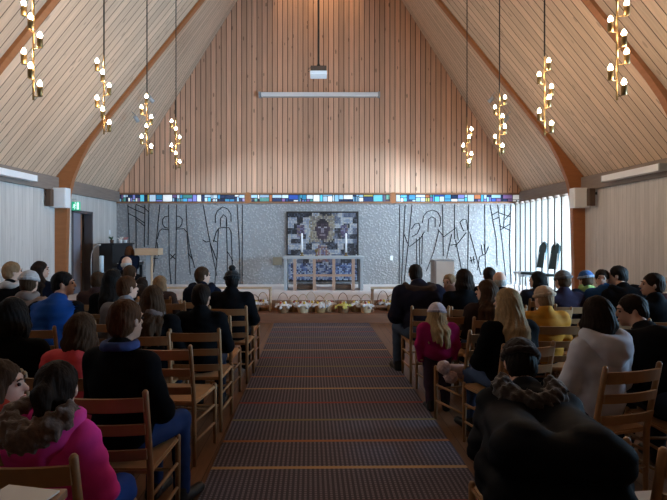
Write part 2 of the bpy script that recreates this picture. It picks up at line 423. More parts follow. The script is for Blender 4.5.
RIGHT = [[(42,85),(40,435)],[(66,85),(50,430)],[(96,85),(80,250),(62,420)],[(228,85),(232,310)],[(280,85),(281,235)],[(342,85),(338,375)],[(412,85),(413,260),(417,430)],[(435,85),(462,235),(466,350)],[(468,85),(488,250),(506,430)],[(526,85),(520,260),(527,435)],[(500,85),(494,190)],
 [(140,165),(146,135),(162,116),(184,109),(206,117),(219,140),(220,165),(214,182)],[(165,205),(167,150),(182,138),(197,146),(196,182)],[(62,215),(75,250),(85,268),(132,232),(150,203)],[(93,192),(108,170),(125,165),(131,183),(118,212),(95,225)],[(115,232),(117,345)],[(128,226),(130,355)],[(141,212),(138,345)],[(212,200),(190,290),(158,375)],[(208,193),(234,225),(288,185),(297,240)],[(268,214),(246,320)],[(285,240),(310,365)],[(331,207),(284,268)],[(304,162),(318,148),(333,152),(338,195),(320,200),(304,162)],[(262,262),(290,258)],[(346,205),(372,300),(396,392)],
 [(349,312),(358,342)],[(362,310),(366,342)],[(347,330),(370,322)],[(396,260),(404,305)],[(408,256),(414,300)],[(428,268),(416,300),(392,310)],[(390,310),(380,370)],
 [(440,132),(470,116)],[(445,152),(476,140)],[(474,176),(524,198)],[(478,196),(522,170)],[(470,120),(524,138)],[(500,150),(526,120)]]
for nm, ls, ox, lab in (('wall_relief', LEFT, 110, 'black line figures with halo on left of altar wall'), ('wall_relief', RIGHT, 390, 'black line figures on right of the altar wall')):
    bm = B()
    for pl in ls:
        pts = [(*wl(a, b, ox), 0) for a, b in pl]
        tube(bm, [(x, YB-.004, max(z, PZ+.01)) for x, z, _ in pts], .012, 6)
    o = obj(nm, bm, M['groove']); tag(o, lab, 'wall art', 'line reliefs on the altar wall')

# left double door with dark space behind
d = struct('door_1', box(B(), XL-.1, XL-.05, DY0+.06, DY0+.52, .02, DZ-.06), mat('lilac grey door', (.26, .25, .30), .5, .1, 5), 'lilac grey door leaf')
bm = B()
for (a, b, c, e) in ((DY0, DY0+.06, 0, DZ), (DY1-.06, DY1, 0, DZ), (DY0, DY1, DZ-.06, DZ)): box(bm, XL-.16, XL+.02, a, b, c, e)
struct('door_frame', bm, mat('dark door frame', (.10, .085, .09), .5, .15, 6), parent=d)
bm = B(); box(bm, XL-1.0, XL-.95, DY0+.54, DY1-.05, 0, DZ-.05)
struct('recess_shade', bm, mat('corridor shade', (.07, .055, .06), .8, .2, 5), parent=d)  # dark sheet whose colour stands in for shade behind the door
bm = B(); box(bm, XL-.6, XL-.1, DY0+.62, DY0+.70, .02, DZ-.07); struct('door_leaf', bm, M['railwood'], parent=d)
bm = B(); tube(bm, [(XL-.045, DY0+.46, 1.05), (XL+.0, DY0+.46, 1.05), (XL+.0, DY0+.36, 1.05)], .012, 8); struct('door_handle', bm, M['steel'], parent=d)
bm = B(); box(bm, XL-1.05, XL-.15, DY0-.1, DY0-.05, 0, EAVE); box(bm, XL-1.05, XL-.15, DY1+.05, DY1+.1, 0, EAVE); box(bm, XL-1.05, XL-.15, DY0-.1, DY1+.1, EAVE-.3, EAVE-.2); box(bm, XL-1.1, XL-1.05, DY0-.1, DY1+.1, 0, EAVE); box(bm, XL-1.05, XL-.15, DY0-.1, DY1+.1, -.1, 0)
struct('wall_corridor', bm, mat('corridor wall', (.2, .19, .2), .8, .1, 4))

# ------------------------------------------------------------------ carpet
bm = B(); box(bm, -.885, .885, 0.6, 9.36, .0, .012)
o = obj('aisle_carpet', bm, M['carpet']); o.location = (.20, 0, .001); o.rotation_euler.z = .0143
tag(o, 'long dark woven aisle carpet with coloured cross stripes', 'carpet')

# ------------------------------------------------------------------ ladder-back chair
def make_chair(scale=1.0):
    r = bpy.data.objects.new('ladder_back_chair', None); COL.objects.link(r); r.empty_display_size = .1
    zt = .87
    for s in (-1, 1):
        bm = B(); tube(bm, [(s*.195, -.20, 0), (s*.195, -.205, .25), (s*.195, -.21, .45), (s*.197, -.245, .64), (s*.198, -.29, zt-.012), (s*.198, -.292, zt)], [.013, .017, .018, .017, .016, .009], 8)
        obj('rear_leg', bm, M['chair'], r, True)
        bm = B(); tube(bm, [(s*.215, .205, 0), (s*.215, .205, .3), (s*.215, .205, .455), (s*.215, .205, .468)], [.013, .017, .017, .01], 8)
        obj('front_leg', bm, M['chair'], r, True)
        for z in (.17, .31):
            bm = B(); tube(bm, [(s*.195, -.205, z), (s*.215, .205, z-.01)], .010, 8); obj('side_stretcher', bm, M['chair'], r, True)
    for y, z in ((.205, .26), (-.205, .22)):
        bm = B(); tube(bm, [(-.21, y, z), (.21, y, z)], .010, 8); obj('cross_stretcher', bm, M['chair'], r, True)
    for z, h in ((.545, .055), (.675, .055), (.80, .07)):
        y = -.235-(z-.5)*.17
        bm = B(); n = 8; rows = []
        for k in range(n+1):
            t = -1+2*k/n; x = t*.192; yy = y-.022*(1-t*t)
            rows.append([bm.verts.new((x, yy+dy, z+dz*h/2)) for dy, dz in ((-.008, -1), (.008, -1), (.008-.012, 1), (-.008-.012, 1))])
        for a, b in zip(rows, rows[1:]):
            for j in range(4): bm.faces.new((a[j], a[(j+1) % 4], b[(j+1) % 4], b[j]))
        bm.faces.new(rows[0]); bm.faces.new(rows[-1][::-1])
        obj('back_slat', bm, M['chair'], r)
    bm = B(); v = []
    for z in (.425, .452):
        for x, yy in ((-.205, -.205), (.205, -.205), (.225, .225), (-.225, .225)): v.append(bm.verts.new((x, yy, z)))
    for f in ((3,2,1,0),(4,5,6,7),(0,1,5,4),(1,2,6,5),(2,3,7,6),(3,0,4,7)): bm.faces.new([v[i] for i in f])
    bmesh.ops.bevel(bm, geom=list(bm.edges), offset=.008, segments=2, affect='EDGES')
    obj('seat', bm, M['chairseat'], r)
    return r
CH0 = make_chair(); CH_used = [False]
def place_chair(x, y, rz, label):
    if not CH_used[0]: c = CH0; CH_used[0] = True
    else: c = copy_tree(CH0)
    c.location = (x, y, .0015); c.rotation_euler = (0, 0, rz)
    tag(c, label, 'chair', 'wooden ladder-back chairs of the congregation')
    return c

# ------------------------------------------------------------------ implicit surfaces for figures
def surface_nets(f, org, h):
    s = f < 0
    nx, ny, nz = f.shape
    c = np.zeros((nx-1, ny-1, nz-1), int)
    for dx in (0, 1):
        for dy in (0, 1):
            for dz in (0, 1): c += s[dx:nx-1+dx, dy:ny-1+dy, dz:nz-1+dz]
    act = (c > 0) & (c < 8)
    idx = -np.ones(act.shape, int); ii = np.argwhere(act); idx[act] = np.arange(len(ii))
    pos = np.zeros((len(ii), 3)); cnt = np.zeros(len(ii))
    cor = [(a, b, d) for a in (0, 1) for b in (0, 1) for d in (0, 1)]
    for a in range(8):
        for b in range(a+1, 8):
            ca, cb = np.array(cor[a]), np.array(cor[b])
            if abs(ca-cb).sum() != 1: continue
            fa = f[tuple((ii+ca).T)]; fb_ = f[tuple((ii+cb).T)]
            m = (fa < 0) != (fb_ < 0)
            t = fa[m]/(fa[m]-fb_[m])
            pos[m] += ca+(cb-ca)*t[:, None]; cnt[m] += 1
    pos = (pos/cnt[:, None]+ii)*h+org
    faces = []
    for ax in range(3):
        sl0 = [slice(None)]*3; sl1 = [slice(None)]*3; sl0[ax] = slice(0, -1); sl1[ax] = slice(1, None)
        d = s[tuple(sl0)] != s[tuple(sl1)]
        e = np.argwhere(d); u, v = [(1, 2), (2, 0), (0, 1)][ax]
        ok = (e[:, u] > 0) & (e[:, v] > 0) & (e[:, u] < f.shape[u]-1) & (e[:, v] < f.shape[v]-1)
        e = e[ok]
        du = np.zeros(3, int); du[u] = 1; dv = np.zeros(3, int); dv[v] = 1
        q = np.stack([idx[tuple((e-du-dv).T)], idx[tuple((e-dv).T)], idx[tuple(e.T)], idx[tuple((e-du).T)]], 1)
        flip = ~s[tuple(e.T)]
        q[flip] = q[flip][:, ::-1]
        faces.append(q)
    return pos, np.concatenate(faces)
class Sdf:
    def __init__(self, h=.014, k=.03): self.h, self.k, self.p = h, k, []
    def cap(self, a, b, r0, r1=None, k=None): self.p.append(('c', np.array(a, float), np.array(b, float), r0, r0 if r1 is None else r1, k, 1)); return self
    def ell(self, c, r, R=None, k=None, sub=False): self.p.append(('e', np.array(c, float), np.array(r, float), R, None, k, -1 if sub else 1)); return self
    def chain(self, pts, rs, k=None):
        for i in range(len(pts)-1): self.cap(pts[i], pts[i+1], rs[i], rs[i+1], k)
        return self
    def mesh(self, disp=None, cut=None):
        h = self.h; lo = np.full(3, 1e9); hi = -lo
        bbs = []
        for q in self.p:
            if q[0] == 'c':
                r = max(q[3], q[4]); a = np.minimum(q[1], q[2])-r; b = np.maximum(q[1], q[2])+r
            else:
                r = max(q[2]); a = q[1]-r; b = q[1]+r
                if q[3] is None: a = q[1]-q[2]; b = q[1]+q[2]
            bbs.append((a, b))
            if q[6] > 0: lo = np.minimum(lo, a); hi = np.maximum(hi, b)
        pad = 4*h+.02; lo -= pad; hi += pad
        n = np.ceil((hi-lo)/h).astype(int)+1
        ax = [lo[i]+h*np.arange(n[i]) for i in range(3)]
        f = np.full(n, 1.0)
        for q, (a, b) in zip(self.p, bbs):
            k = q[5] or self.k; m = k+3*h+.01
            s = [slice(max(0, int((a[i]-m-lo[i])/h)), min(n[i], int((b[i]+m-lo[i])/h)+2)) for i in range(3)]
            if any(x.stop <= x.start for x in s): continue
            X = np.stack(np.meshgrid(ax[0][s[0]], ax[1][s[1]], ax[2][s[2]], indexing='ij'), -1)
            if q[0] == 'c':
                d = q[2]-q[1]; t = np.clip(((X-q[1])@d)/max(d@d, 1e-9), 0, 1)
                dist = np.linalg.norm(X-q[1]-t[..., None]*d, axis=-1)-(q[3]+(q[4]-q[3])*t)
            else:
                Y = X-q[1]
                if q[3] is not None: Y = Y@q[3]
                k0 = np.linalg.norm(Y/q[2], axis=-1); k1 = np.linalg.norm(Y/q[2]**2, axis=-1)+1e-9
                dist = k0*(k0-1)/k1
            g = f[tuple(s)]
            if q[6] > 0:
                hh = np.clip(.5+.5*(g-dist)/k, 0, 1); f[tuple(s)] = g*(1-hh)+dist*hh-k*hh*(1-hh)
            else:
                dist = -dist; hh = np.clip(.5-.5*(g-dist)/k, 0, 1); f[tuple(s)] = g*(1-hh)+dist*hh+k*hh*(1-hh)
        if disp or cut:
            X = np.stack(np.meshgrid(*ax, indexing='ij'), -1)
            if disp: f = f+disp(X)
            if cut: f = np.maximum(f, cut(X))
        return surface_nets(f, lo, h)
def to_mesh(name, parts):
    V, Fc, o = [], [], 0
    for v, q in parts:
        V.append(v); Fc.append(q+o); o += len(v)
    V = np.concatenate(V); Fc = np.concatenate(Fc)
    me = bpy.data.meshes.new(name); me.from_pydata(V.tolist(), [], Fc.tolist()); me.update()
    me.polygons.foreach_set('use_smooth', np.ones(len(Fc), bool))
    return me
# a relaxed left hand: wrist at the origin, fingers toward +Y, thumb on the +X side, palm down
_h = Sdf(.0055, .008)
_h.ell((0, .045, 0), (.040, .052, .016)); _h.cap((0, -.02, 0), (0, .02, 0), .026, .024, .015)
for x, L0, sp in ((-.030, .058, -.10), (-.010, .074, -.03), (.011, .080, .03), (.031, .070, .09)):
    p0 = np.array((x, .085, 0)); p1 = p0+np.array((sp*.4*L0, L0*.45, -.006)); p2 = p1+np.array((sp*.3*L0, L0*.32, -.016)); p3 = p2+np.array((0, L0*.16, -.017))
    _h.chain([p0, p1, p2, p3], [.0098, .009, .0082, .007], .003)
_h.chain([(.030, .02, -.002), (.056, .048, -.008), (.064, .075, -.014), (.062, .097, -.018)], [.014, .012, .010, .008], .006)
HAND = _h.mesh()
def rotm(yaw, pitch=0, roll=0): return np.array(Euler((pitch, roll, yaw), 'XYZ').to_matrix())

SKIN = {'fair': (.56, .33, .24), 'tan': (.40, .22, .15), 'pale': (.62, .40, .31)}
HAIR = {'black': (.012, .010, .009), 'dark': (.018, .011, .008), 'brown': (.050, .026, .014), 'auburn': (.070, .030, .014), 'blond': (.30, .20, .105), 'grey': (.40, .37, .34), 'sandy': (.22, .13, .07)}
def cmat(kind, col, **kw):
    nm = kind+' '+'_'.join('%03d' % int(c*1000) for c in col)
    return mat(nm, col, **kw)
CHECK = []
def person(px, py, D, label, s=None, yaw=0.0, hyaw=0.0, pitch=0.0, hair='dark', style='short', top=(.012, .012, .014), legs=(.02, .025, .04), skin='fair', hat=None, hood=None, collar=None, puffer=False, coarse=False, face=False, sleeve=None, seat=.452, base=0.0, chair=None, shoe=(.012, .011, .011), vest=False, hold=None, lean_back=0, chair_yaw=None, cat='person', scarf=None, leglong=True, knees=0.0, longcoat=False, stand=False, wide=1.0):
    HP = P(px, py, D)
    if stand: s = HP.z/1.555; seat = .80*s
    hz = HP.z-base-seat
    lean = 0.0
    if s is None or stand: s = hz/.755
    else:
        Lh = .755*s
        lean = math.sqrt(max(0, Lh*Lh-hz*hz)) if hz < Lh else 0
    k = .5*s+.5 if s < 1 else s      # width scale for children
    k *= wide
    hs = .75+.20*min(s, 1.1)         # head scale
    hy = .03+lean                    # head position forward
    r = thing('person', label, cat)
    R2 = Matrix.Rotation(yaw, 3, 'Z'); off = R2@Vector((0, hy, 0))
    r.location = (HP.x-off.x, HP.y-off.y, base); r.rotation_euler = (0, 0, yaw)
    h0 = seat
    def sp(t): return np.array((0, lean*t-.015*math.sin(t*PI)*1.2, h0+.02+(hz-.02)*t))    # along the spine, 0 seat .. 1 head centre
    head = np.array((0, hy, h0+hz)); RH = rotm(hyaw, pitch)
    H = lambda x, y, z: head+RH@np.array((x, y, z))*hs
    nb = sp(.76)
    tilt = np.array((0, lean/(.755*s), hz/(.755*s)))
    shl = {q: sp(.69)+np.array((q*.165*k, 0, 0)) for q in (-1, 1)}
    elb = {q: sp(.33)+np.array((q*.235*k, .06*s, -.0)) for q in (-1, 1)}
    wri = {q: np.array((q*.10*k, max(.24*s, lean*.5+.22*s), h0+.175*s)) for q in (-1, 1)}
    if hold:
        for q in hold:
            elb[q] = sp(.36)+np.array((q*.22*k, .10*s, 0)); wri[q] = sp(.42)+np.array((q*.10*k, .34*s, 0))
    kne = {q: np.array((q*(.10*k+knees), .44*s-.03, h0+.075*s)) for q in (-1, 1)}
    ank = {q: np.array((q*(.105*k+knees), .45*s-.03, max(.085, h0-.385*s))) for q in (-1, 1)}
    toe = {q: ank[q]+np.array((q*.02, .15*s, -.045*s)) for q in (-1, 1)}
    if stand:
        elb = {q: sp(.33)+np.array((q*.205*k, .02, 0)) for q in (-1, 1)}; wri = {q: np.array((q*.19*k, .06*s, h0+.02*s)) for q in (-1, 1)}
        kne = {q: np.array((q*.09*k, .02, .43*s)) for q in (-1, 1)}; ank = {q: np.array((q*.09*k, 0, .085*s)) for q in (-1, 1)}
        toe = {q: ank[q]+np.array((q*.02, .15*s, -.045*s)) for q in (-1, 1)}
    hb = .019 if coarse else .0125
    # body
    b = Sdf(hb, .02)
    b.ell(H(0, -.012, .028), np.array((.074, .090, .088))*hs, RH)
    b.ell(H(0, .022, -.045), np.array((.056, .066, .066))*hs, RH, k=.03)
    b.ell(H(0, .066, -.088), np.array((.024, .022, .020))*hs, RH, k=.02)
    b.cap(H(0, .082, .016), H(0, .105, -.022), .009*hs, .014*hs, k=.012)
    b.cap(H(-.034, .074, .032), H(.034, .074, .032), .012*hs, .012*hs, k=.014)
    b.ell(H(0, .083, -.056), np.array((.024, .012, .011))*hs, RH, k=.012)
    for q in (-1, 1):
        b.ell(H(q*.076, -.008, -.005), np.array((.011, .020, .031))*hs, RH, k=.008)
        b.ell(H(q*.033, .100, .010), np.array((.018, .022, .012))*hs, RH, k=.01, sub=True)
    b.cap(H(0, -.022, -.05), nb, .050*hs, .058*k, k=.03)
    b.cap(shl[-1]+(0, 0, -.01), shl[1]+(0, 0, -.01), .052*k, .052*k, k=.04)
    b.ell(sp(.52), (.150*k, .095*k, .17*s), k=.05)
    b.ell(sp(.18), (.140*k, .095*k, .15*s), k=.06)
    for q in (-1, 1):
        b.chain([shl[q], elb[q], wri[q]], [.042*k, .034*k, .024*k])
        b.chain([np.array((q*.085*k, .02, h0+.085*s)), kne[q], ank[q]], [.068*k, .045*k, .034*k])
        b.cap(ank[q]+(0, -.02, -.02), toe[q], .032*k, .024*k)
    parts = [b.mesh()]
    hv, hf = HAND
    for q in (-1, 1):
        v = hv*np.array((1 if q < 0 else -1, 1, 1))*(.62+.38*s)
        dirv = wri[q]-elb[q]; yw = math.atan2(-dirv[0]*.6, max(dirv[1], .05)); pt = -.25
        v = v@rotm(yw, pt).T+wri[q]
        parts.append((v, hf if q < 0 else hf[:, ::-1]))
    obj('body', to_mesh('body', parts), cmat('skin', SKIN[skin], rough=.5, var=.08, scale=20), r)
    # hair
    hc = HAIR[hair]; hm = cmat('hair', hc, rough=.62, var=.45, scale=18, stretch=(6, 6, .8), bump=.4, spec=.05)
    rnd = random.Random(label); ph = rnd.uniform(0, 6)
    if style != 'none':
        hr = Sdf(.012 if coarse else .0085, .018)
        if style == 'bald':
            hr.ell(H(0, -.03, -.01), np.array((.080, .080, .062))*hs, RH)
            hr.ell(H(0, -.0, .10), np.array((.10, .115, .075))*hs, RH, sub=True)
        else:
            hr.ell(H(0, -.018, .034), np.array((.084, .098, .094))*hs, RH)
            hr.ell(H(0, -.045, -.02), np.array((.078, .070, .075))*hs, RH)
        if style in ('long', 'pony', 'bob'):
            bot = {'long': -.34, 'pony': -.06, 'bob': -.13}[style]
            if style != 'pony':
                for a in range(9):
                    th = PI*(-.08+1.16*a/8); cx_, cy_ = math.cos(th), -math.sin(th)
                    p0 = H(cx_*.066, -.02+cy_*.075, .03); p1 = H(cx_*.082, -.02+cy_*.088, -.07)
                    ex = .01*math.sin(ph+a*2.1)
                    if style == 'long':
                        p2 = nb+np.array((cx_*.105*k+ex, cy_*.115*k-.02, -.03)); p3 = nb+np.array((cx_*.115*k+ex, cy_*.14*k-.045, bot*.75*s+.03*math.sin(a+ph)))
                        hr.chain([p0, p1, p2, p3], [.030*hs, .032*hs, .034*hs, .016*hs])
                    else:
                        p2 = H(cx_*.088+ex, -.02+cy_*.085, bot); hr.chain([p0, p1, p2], [.028*hs, .032*hs, .020*hs])
            else:
                p0 = H(0, -.10, .05); hr.chain([p0, H(0, -.145, .02), H(0, -.15, -.10), H(.01, -.12, -.24)], [.028, .032, .028, .012])
        hr.ell(H(0, .10, -.035), np.array((.062, .070, .088))*hs, RH, k=.015, sub=True)
        Ri = RH.T
        def dsp(X):
            Y = (X-head)@RH/hs
            th = np.arctan2(Y[..., 0], -Y[..., 1])
            return .0028*np.sin(th*26+ph+6*np.sin(Y[..., 2]*14+ph))+.002*np.sin(X[..., 2]*60+th*5)
        v, q_ = hr.mesh(disp=dsp)
        obj('hair', to_mesh('hair', [(v, q_)]), hm, r)
    # jacket
    tb = np.array
    j = Sdf(.021 if coarse else .0155, .045)
    j.ell(sp(.54), (.195*k, .140*k, .205*s))
    j.ell(sp(.22)+(0, .01, 0), (.185*k, .150*k, .185*s))
    j.cap(shl[-1], shl[1], .076*k, .076*k, k=.05)
    j.cap(nb-tilt*.05, nb+tilt*.030-np.array((0, .012, 0)), .092*k, .078*k, k=.03)
    tcol = sleeve or top
    if longcoat: 
        for zc, rr_ in ((.80, .085), (.62, .10), (.42, .10), (.22, .09)): j.cap((-.17, -.24, zc), (.17, -.24, zc), rr_)
        j.cap((-.15, -.10, .66), (.15, -.10, .66), .14)
        for q in (-1, 1): j.cap((q*.12, -.20, .80), sp(.55)+(q*.12, -.02, 0), .11, .12)
    def sleeves(S):
        for q in (-1, 1):
            S.chain([shl[q], elb[q], wri[q]-(wri[q]-elb[q])*.06], [.078*k, .064*k, .046*k], .03)
        return S
    if not vest: sleeves(j)
    def folds(X):
        d = .004*np.sin(X[..., 0]*31+ph+9*np.sin(X[..., 2]*8+ph))*np.cos(X[..., 2]*22+X[..., 1]*17+ph)
        if puffer: d = d+.011*(np.abs(np.sin(X[..., 2]*PI/.075+ph))**.6-.7)*-1
        return d
    jm = cmat('puffer' if puffer else 'cloth', top, rough=.7 if puffer else .9, var=.18, scale=14, bump=.15, spec=.07 if puffer else .05)
    obj('jacket', to_mesh('jacket', [j.mesh(disp=folds)]), jm, r)
    if vest:
        jm2 = cmat('cloth', tcol, rough=.85, var=.18, scale=14, spec=.12)
        obj('sleeves', to_mesh('sleeves', [sleeves(Sdf(.0155, .03)).mesh(disp=folds)]), jm2, r)
    # trousers and shoes
    t = Sdf(.021 if coarse else .017, .04)
    t.ell(np.array((0, .02, h0+.105*s)), (.165*k, .135*k, .105*s))
    for q in (-1, 1):
        t.chain([np.array((q*.085*k, .03, h0+.100*s)), kne[q], ank[q]+(0, 0, .02)], [.090*k, .066*k, .052*k], .03)
    obj('trousers', to_mesh('trousers', [t.mesh(disp=folds)]), cmat('denim', legs, rough=.85, var=.2, scale=16, spec=.1), r)
    for q in (-1, 1):
        sh = Sdf(.014, .02); a = ank[q]
        sh.cap(a+(0, -.01, .03), a+(0, -.02, -.035*s), .050*k, .044*k); sh.cap(a+(0, -.03, -.04*s), toe[q]+(0, .02, -.0), .042*k, .036*k)
        zc = a[2]-.085*s
        v = sh.mesh(cut=lambda X: zc-X[..., 2]); obj('shoe', to_mesh('shoe', [v]), cmat('leather', shoe, rough=.5, var=.2), r)
    # headwear
    if hat:
        kind, hcol = hat[0], hat[1]
        b_ = Sdf(.011, .015)
        b_.ell(H(0, -.018, .045), np.array((.093, .106, .096))*hs, RH)
        cutf = lambda X: (.022-((X-head)@RH/hs)[..., 2]-.25*((X-head)@RH/hs)[..., 1])*hs
        rib = lambda X: .003*np.sin(np.arctan2(((X-head)@RH)[..., 0], ((X-head)@RH)[..., 1])*30)
        furd = lambda X: .007*np.sin(X[..., 0]*140+ph)*np.sin(X[..., 1]*150)*np.sin(X[..., 2]*130)
        hm_ = cmat('knit', hcol, rough=.9, var=.3, scale=40, bump=.4, sheen=.2, spec=.1)
        ho = obj('hat', to_mesh('hat', [b_.mesh(disp=furd if kind == 'fur' else rib, cut=cutf)]), hm_, r)
        br = Sdf(.011, .012); pr = None
        for a in range(17):
            th = 2*PI*a/16; zz = .036-.25*(-.018+.100*math.sin(th))
            p = H(.086*math.cos(th), -.018+.100*math.sin(th), zz)
            if pr is not None: br.cap(pr, p, .017*hs, .017*hs)
            pr = p
        obj('hat_brim', to_mesh('hat_brim', [br.mesh(disp=furd if kind == 'fur' else rib)]), cmat('knit', hat[2] if len(hat) > 2 else hcol, rough=.9, var=.3, scale=40, bump=.4, spec=.1), ho)
        if kind == 'pom':
            pb = Sdf(.009, .01); pb.ell(H(0, -.05, .160), np.array((.042, .042, .040))*hs)
            obj('pompom', to_mesh('pompom', [pb.mesh(disp=furd)]), hm_, ho)
    if hood:
        hd = Sdf(.0145, .04); pts = []
        for a in range(9):
            th = PI*(-.15+1.3*a/8); pts.append(nb+np.array((math.cos(th)*.125*k, -math.sin(th)*.10*k-.015, .025-.05*math.sin(th)-.0)))
        hd.chain(pts, [.035, .045, .052, .058, .060, .058, .052, .045, .035])
        hd.ell(nb+np.array((0, -.12*k, -.07*s)), (.11*k, .05, .10*s))
        ho = obj('hood', to_mesh('hood', [hd.mesh(disp=folds)]), cmat('puffer' if puffer else 'cloth', hood[0], rough=.8, var=.18, scale=14, spec=.2), r)
        if len(hood) > 1:
            ft = Sdf(.0115, .02)
            ft.chain([p+np.array((0, -.03, .03)) for p in pts], [.03, .042, .05, .054, .055, .054, .05, .042, .03])
            fd = lambda X: .009*np.sin(X[..., 0]*95+ph)*np.sin(X[..., 1]*105+X[..., 0]*40)+.006*np.sin(X[..., 2]*170+X[..., 0]*120)
            obj('fur_trim', to_mesh('fur_trim', [ft.mesh(disp=fd)]), cmat('fur', hood[1], rough=.9, var=.5, scale=50, bump=.6, sheen=.4), ho)
    if scarf or collar:
        sc_ = Sdf(.012, .02); pr = None; n_ = 14; up = .035 if scarf else .05; rr = .036 if scarf else .020; cw = 0 if scarf else .014
        for a in range(n_+1):
            th = 2*PI*a/n_; p = nb+tilt*up+np.array((math.cos(th)*(.072+cw)*k, math.sin(th)*(.070+cw)*k-.008, .012*math.sin(3*th) if scarf else 0))
            if pr is not None: sc_.cap(pr, p, rr, rr)
            pr = p
        obj('scarf' if scarf else 'collar', to_mesh('scarf', [sc_.mesh(disp=folds)]), cmat('knit' if scarf else 'cloth', scarf or collar, rough=.9, var=.3, scale=30), r)
    if face:
        for q in (-1, 1):
            bm = B(); bmesh.ops.create_uvsphere(bm, u_segments=10, v_segments=8, radius=.0088*hs, matrix=Matrix.Translation(Vector(H(q*.032, .081, .010))))
            obj('eye', bm, [mat('eye', (.05, .035, .03), .2, .1)], r, True)
            bm = B(); tube(bm, [H(q*.016, .092, .030), H(q*.034, .090, .035), H(q*.05, .076, .029)], [.003, .004, .002], 6); obj('eyebrow', bm, hm if style != 'none' else cmat('hair', HAIR['brown']), r, True)
        bm = B(); tube(bm, [H(-.024, .084, -.055), H(-.01, .0955, -.055), H(.01, .0955, -.055), H(.024, .084, -.055)], [.002, .006, .006, .002], 6); obj('mouth', bm, mat('lips', (.36, .13, .11), .5, .1), r, True)
    if chair:
        cy = r.rotation_euler.z if chair_yaw is None else chair_yaw
        o2 = Matrix.Rotation(cy, 3, 'Z')@Vector((0, .055, 0))
        place_chair(r.location.x+o2.x, r.location.y+o2.y, cy, 'wooden ladder-back chair with '+chair+' sitting on it')
    return r

exec_people = True
# ---- left block, front of picture to back
BLK = (.005, .005, .006); NAVY = (.007, .009, .018); JEANS = (.018, .035, .11)
person(58, 389, 1.95, 'girl in pink jacket with fur-trimmed hood seated in the left foreground', hair='dark', style='pony', top=(.72, .045, .32), legs=(.02, .05, .20), hood=((.66, .04, .29), (.10, .06, .045)), puffer=True, hyaw=.35, yaw=-.28, chair_yaw=0, chair='girl in pink furred jacket', face=True)
person(2, 386, 2.1, 'brown-haired child in rust red top at the left picture edge', hair='brown', style='bob', top=(.30, .035, .02), hyaw=-1.3, face=True, chair='child in rust red top', skin='fair')
person(127, 321, 2.66, 'boy in black jacket with blue collar seated by the aisle behind the empty chair', hair='auburn', style='short', top=BLK, legs=JEANS, hyaw=-.15, yaw=-.33, chair_yaw=0, wide=.95, collar=(.03, .05, .16), chair='boy in black jacket with blue collar', face=True, skin='tan')
person(83, 331, 3.0, 'child in coral pink jacket seated left of the black-jacketed boy', hair='brown', style='bob', top=(.75, .09, .10), puffer=True, chair='child in coral pink jacket', hyaw=-.3)
person(14, 316, 3.05, 'dark-haired person in black coat at far left', hair='black', style='bob', top=BLK, chair='dark-haired person in black coat')
person(64, 284, 4.7, 'man in bright blue vest with black sleeves looking right', s=1.02, hair='black', style='short', top=(.01, .06, .25), sleeve=BLK, vest=True, hyaw=-1.25, face=True, chair='man in bright blue vest', skin='fair', puffer=True)
person(30, 283, 5.0, 'person in pale grey knitted hat and beige coat', hair='brown', style='short', hat=('beanie', (.42, .40, .40)), top=(.26, .17, .13), chair='person in pale grey knitted hat', scarf=(.2, .15, .13))
person(13, 272, 5.65, 'fair-haired person with black and white scarf at left edge', hair='sandy', style='short', top=BLK, scarf=(.45, .43, .42), hyaw=-.8, face=True, chair='fair-haired person with black and white scarf', coarse=True)
person(41, 270, 6.5, 'long-haired woman in dark jacket in front of the white boarded wall', hair='dark', style='long', top=NAVY, hyaw=-1.2, face=True, chair='long-haired woman in front of left wall', coarse=True)
person(98, 281, 6.0, 'small brown-haired child seated left below the candle', hair='brown', style='short', top=(.05, .03, .03), chair='small brown-haired child', coarse=True)
person(114, 280, 5.3, 'woman with long black hair and black coat left of the bald man', hair='black', style='long', top=BLK, hyaw=-.7, face=True, chair='woman with long black hair', coarse=True)
person(127, 264, 7.5, 'balding white-haired man in front of the piano', s=1.0, hair='grey', style='bald', top=BLK, chair='balding white-haired man', coarse=True)
person(130, 274, 6.45, 'short-haired man seated directly below the balding man', hair='brown', style='short', top=(.04, .035, .035), chair='short-haired man below the balding man', coarse=True)
person(128, 288, 4.7, 'boy in light grey jacket looking right behind the long-haired woman', hair='auburn', style='short', top=(.20, .20, .22), hyaw=-.7, face=True, chair='boy in light grey jacket')
person(154, 299, 4.15, 'woman with long brown hair and grey brown scarf in black coat', hair='brown', style='long', top=BLK, scarf=(.14, .10, .09), hyaw=-.35, chair='woman with long brown hair')
person(202, 297, 4.3, 'short dark-haired person in black coat beside the aisle', hair='dark', style='short', top=BLK, hyaw=-.25, chair='short dark-haired person in black coat', skin='tan')
person(203, 276, 6.2, 'man in dark hooded jacket turning right beside the black bobble hat', hair='brown', style='short', top=NAVY, hood=(NAVY,), hyaw=-.9, face=True, chair='man in dark hooded jacket', coarse=True)
person(232, 281, 5.65, 'person in black bobble hat and long black coat by the aisle', hair='black', style='short', hat=('pom', (.012, .012, .013)), top=BLK, legs=BLK, wide=1.12, chair='person in black bobble hat', hyaw=.2)
person(161, 284, 6.5, 'fair-haired woman in brown coat right of the lectern foot', hair='sandy', style='bob', top=(.05, .03, .025), hyaw=-.6, chair='fair-haired woman in brown coat', coarse=True)
person(142, 285, 7.0, 'person in dark scarf seated in front of lectern post', hair='dark', style='bob', top=BLK, scarf=(.06, .05, .05), chair='person in dark scarf', coarse=True)
# pianist
person(129, 251, 10.6, 'curly brown-haired pianist in navy clothes seated at the piano', hair='auburn', style='bob', top=NAVY, base=PZ, seat=.42, yaw=.9, coarse=True, hold=(-1, 1))
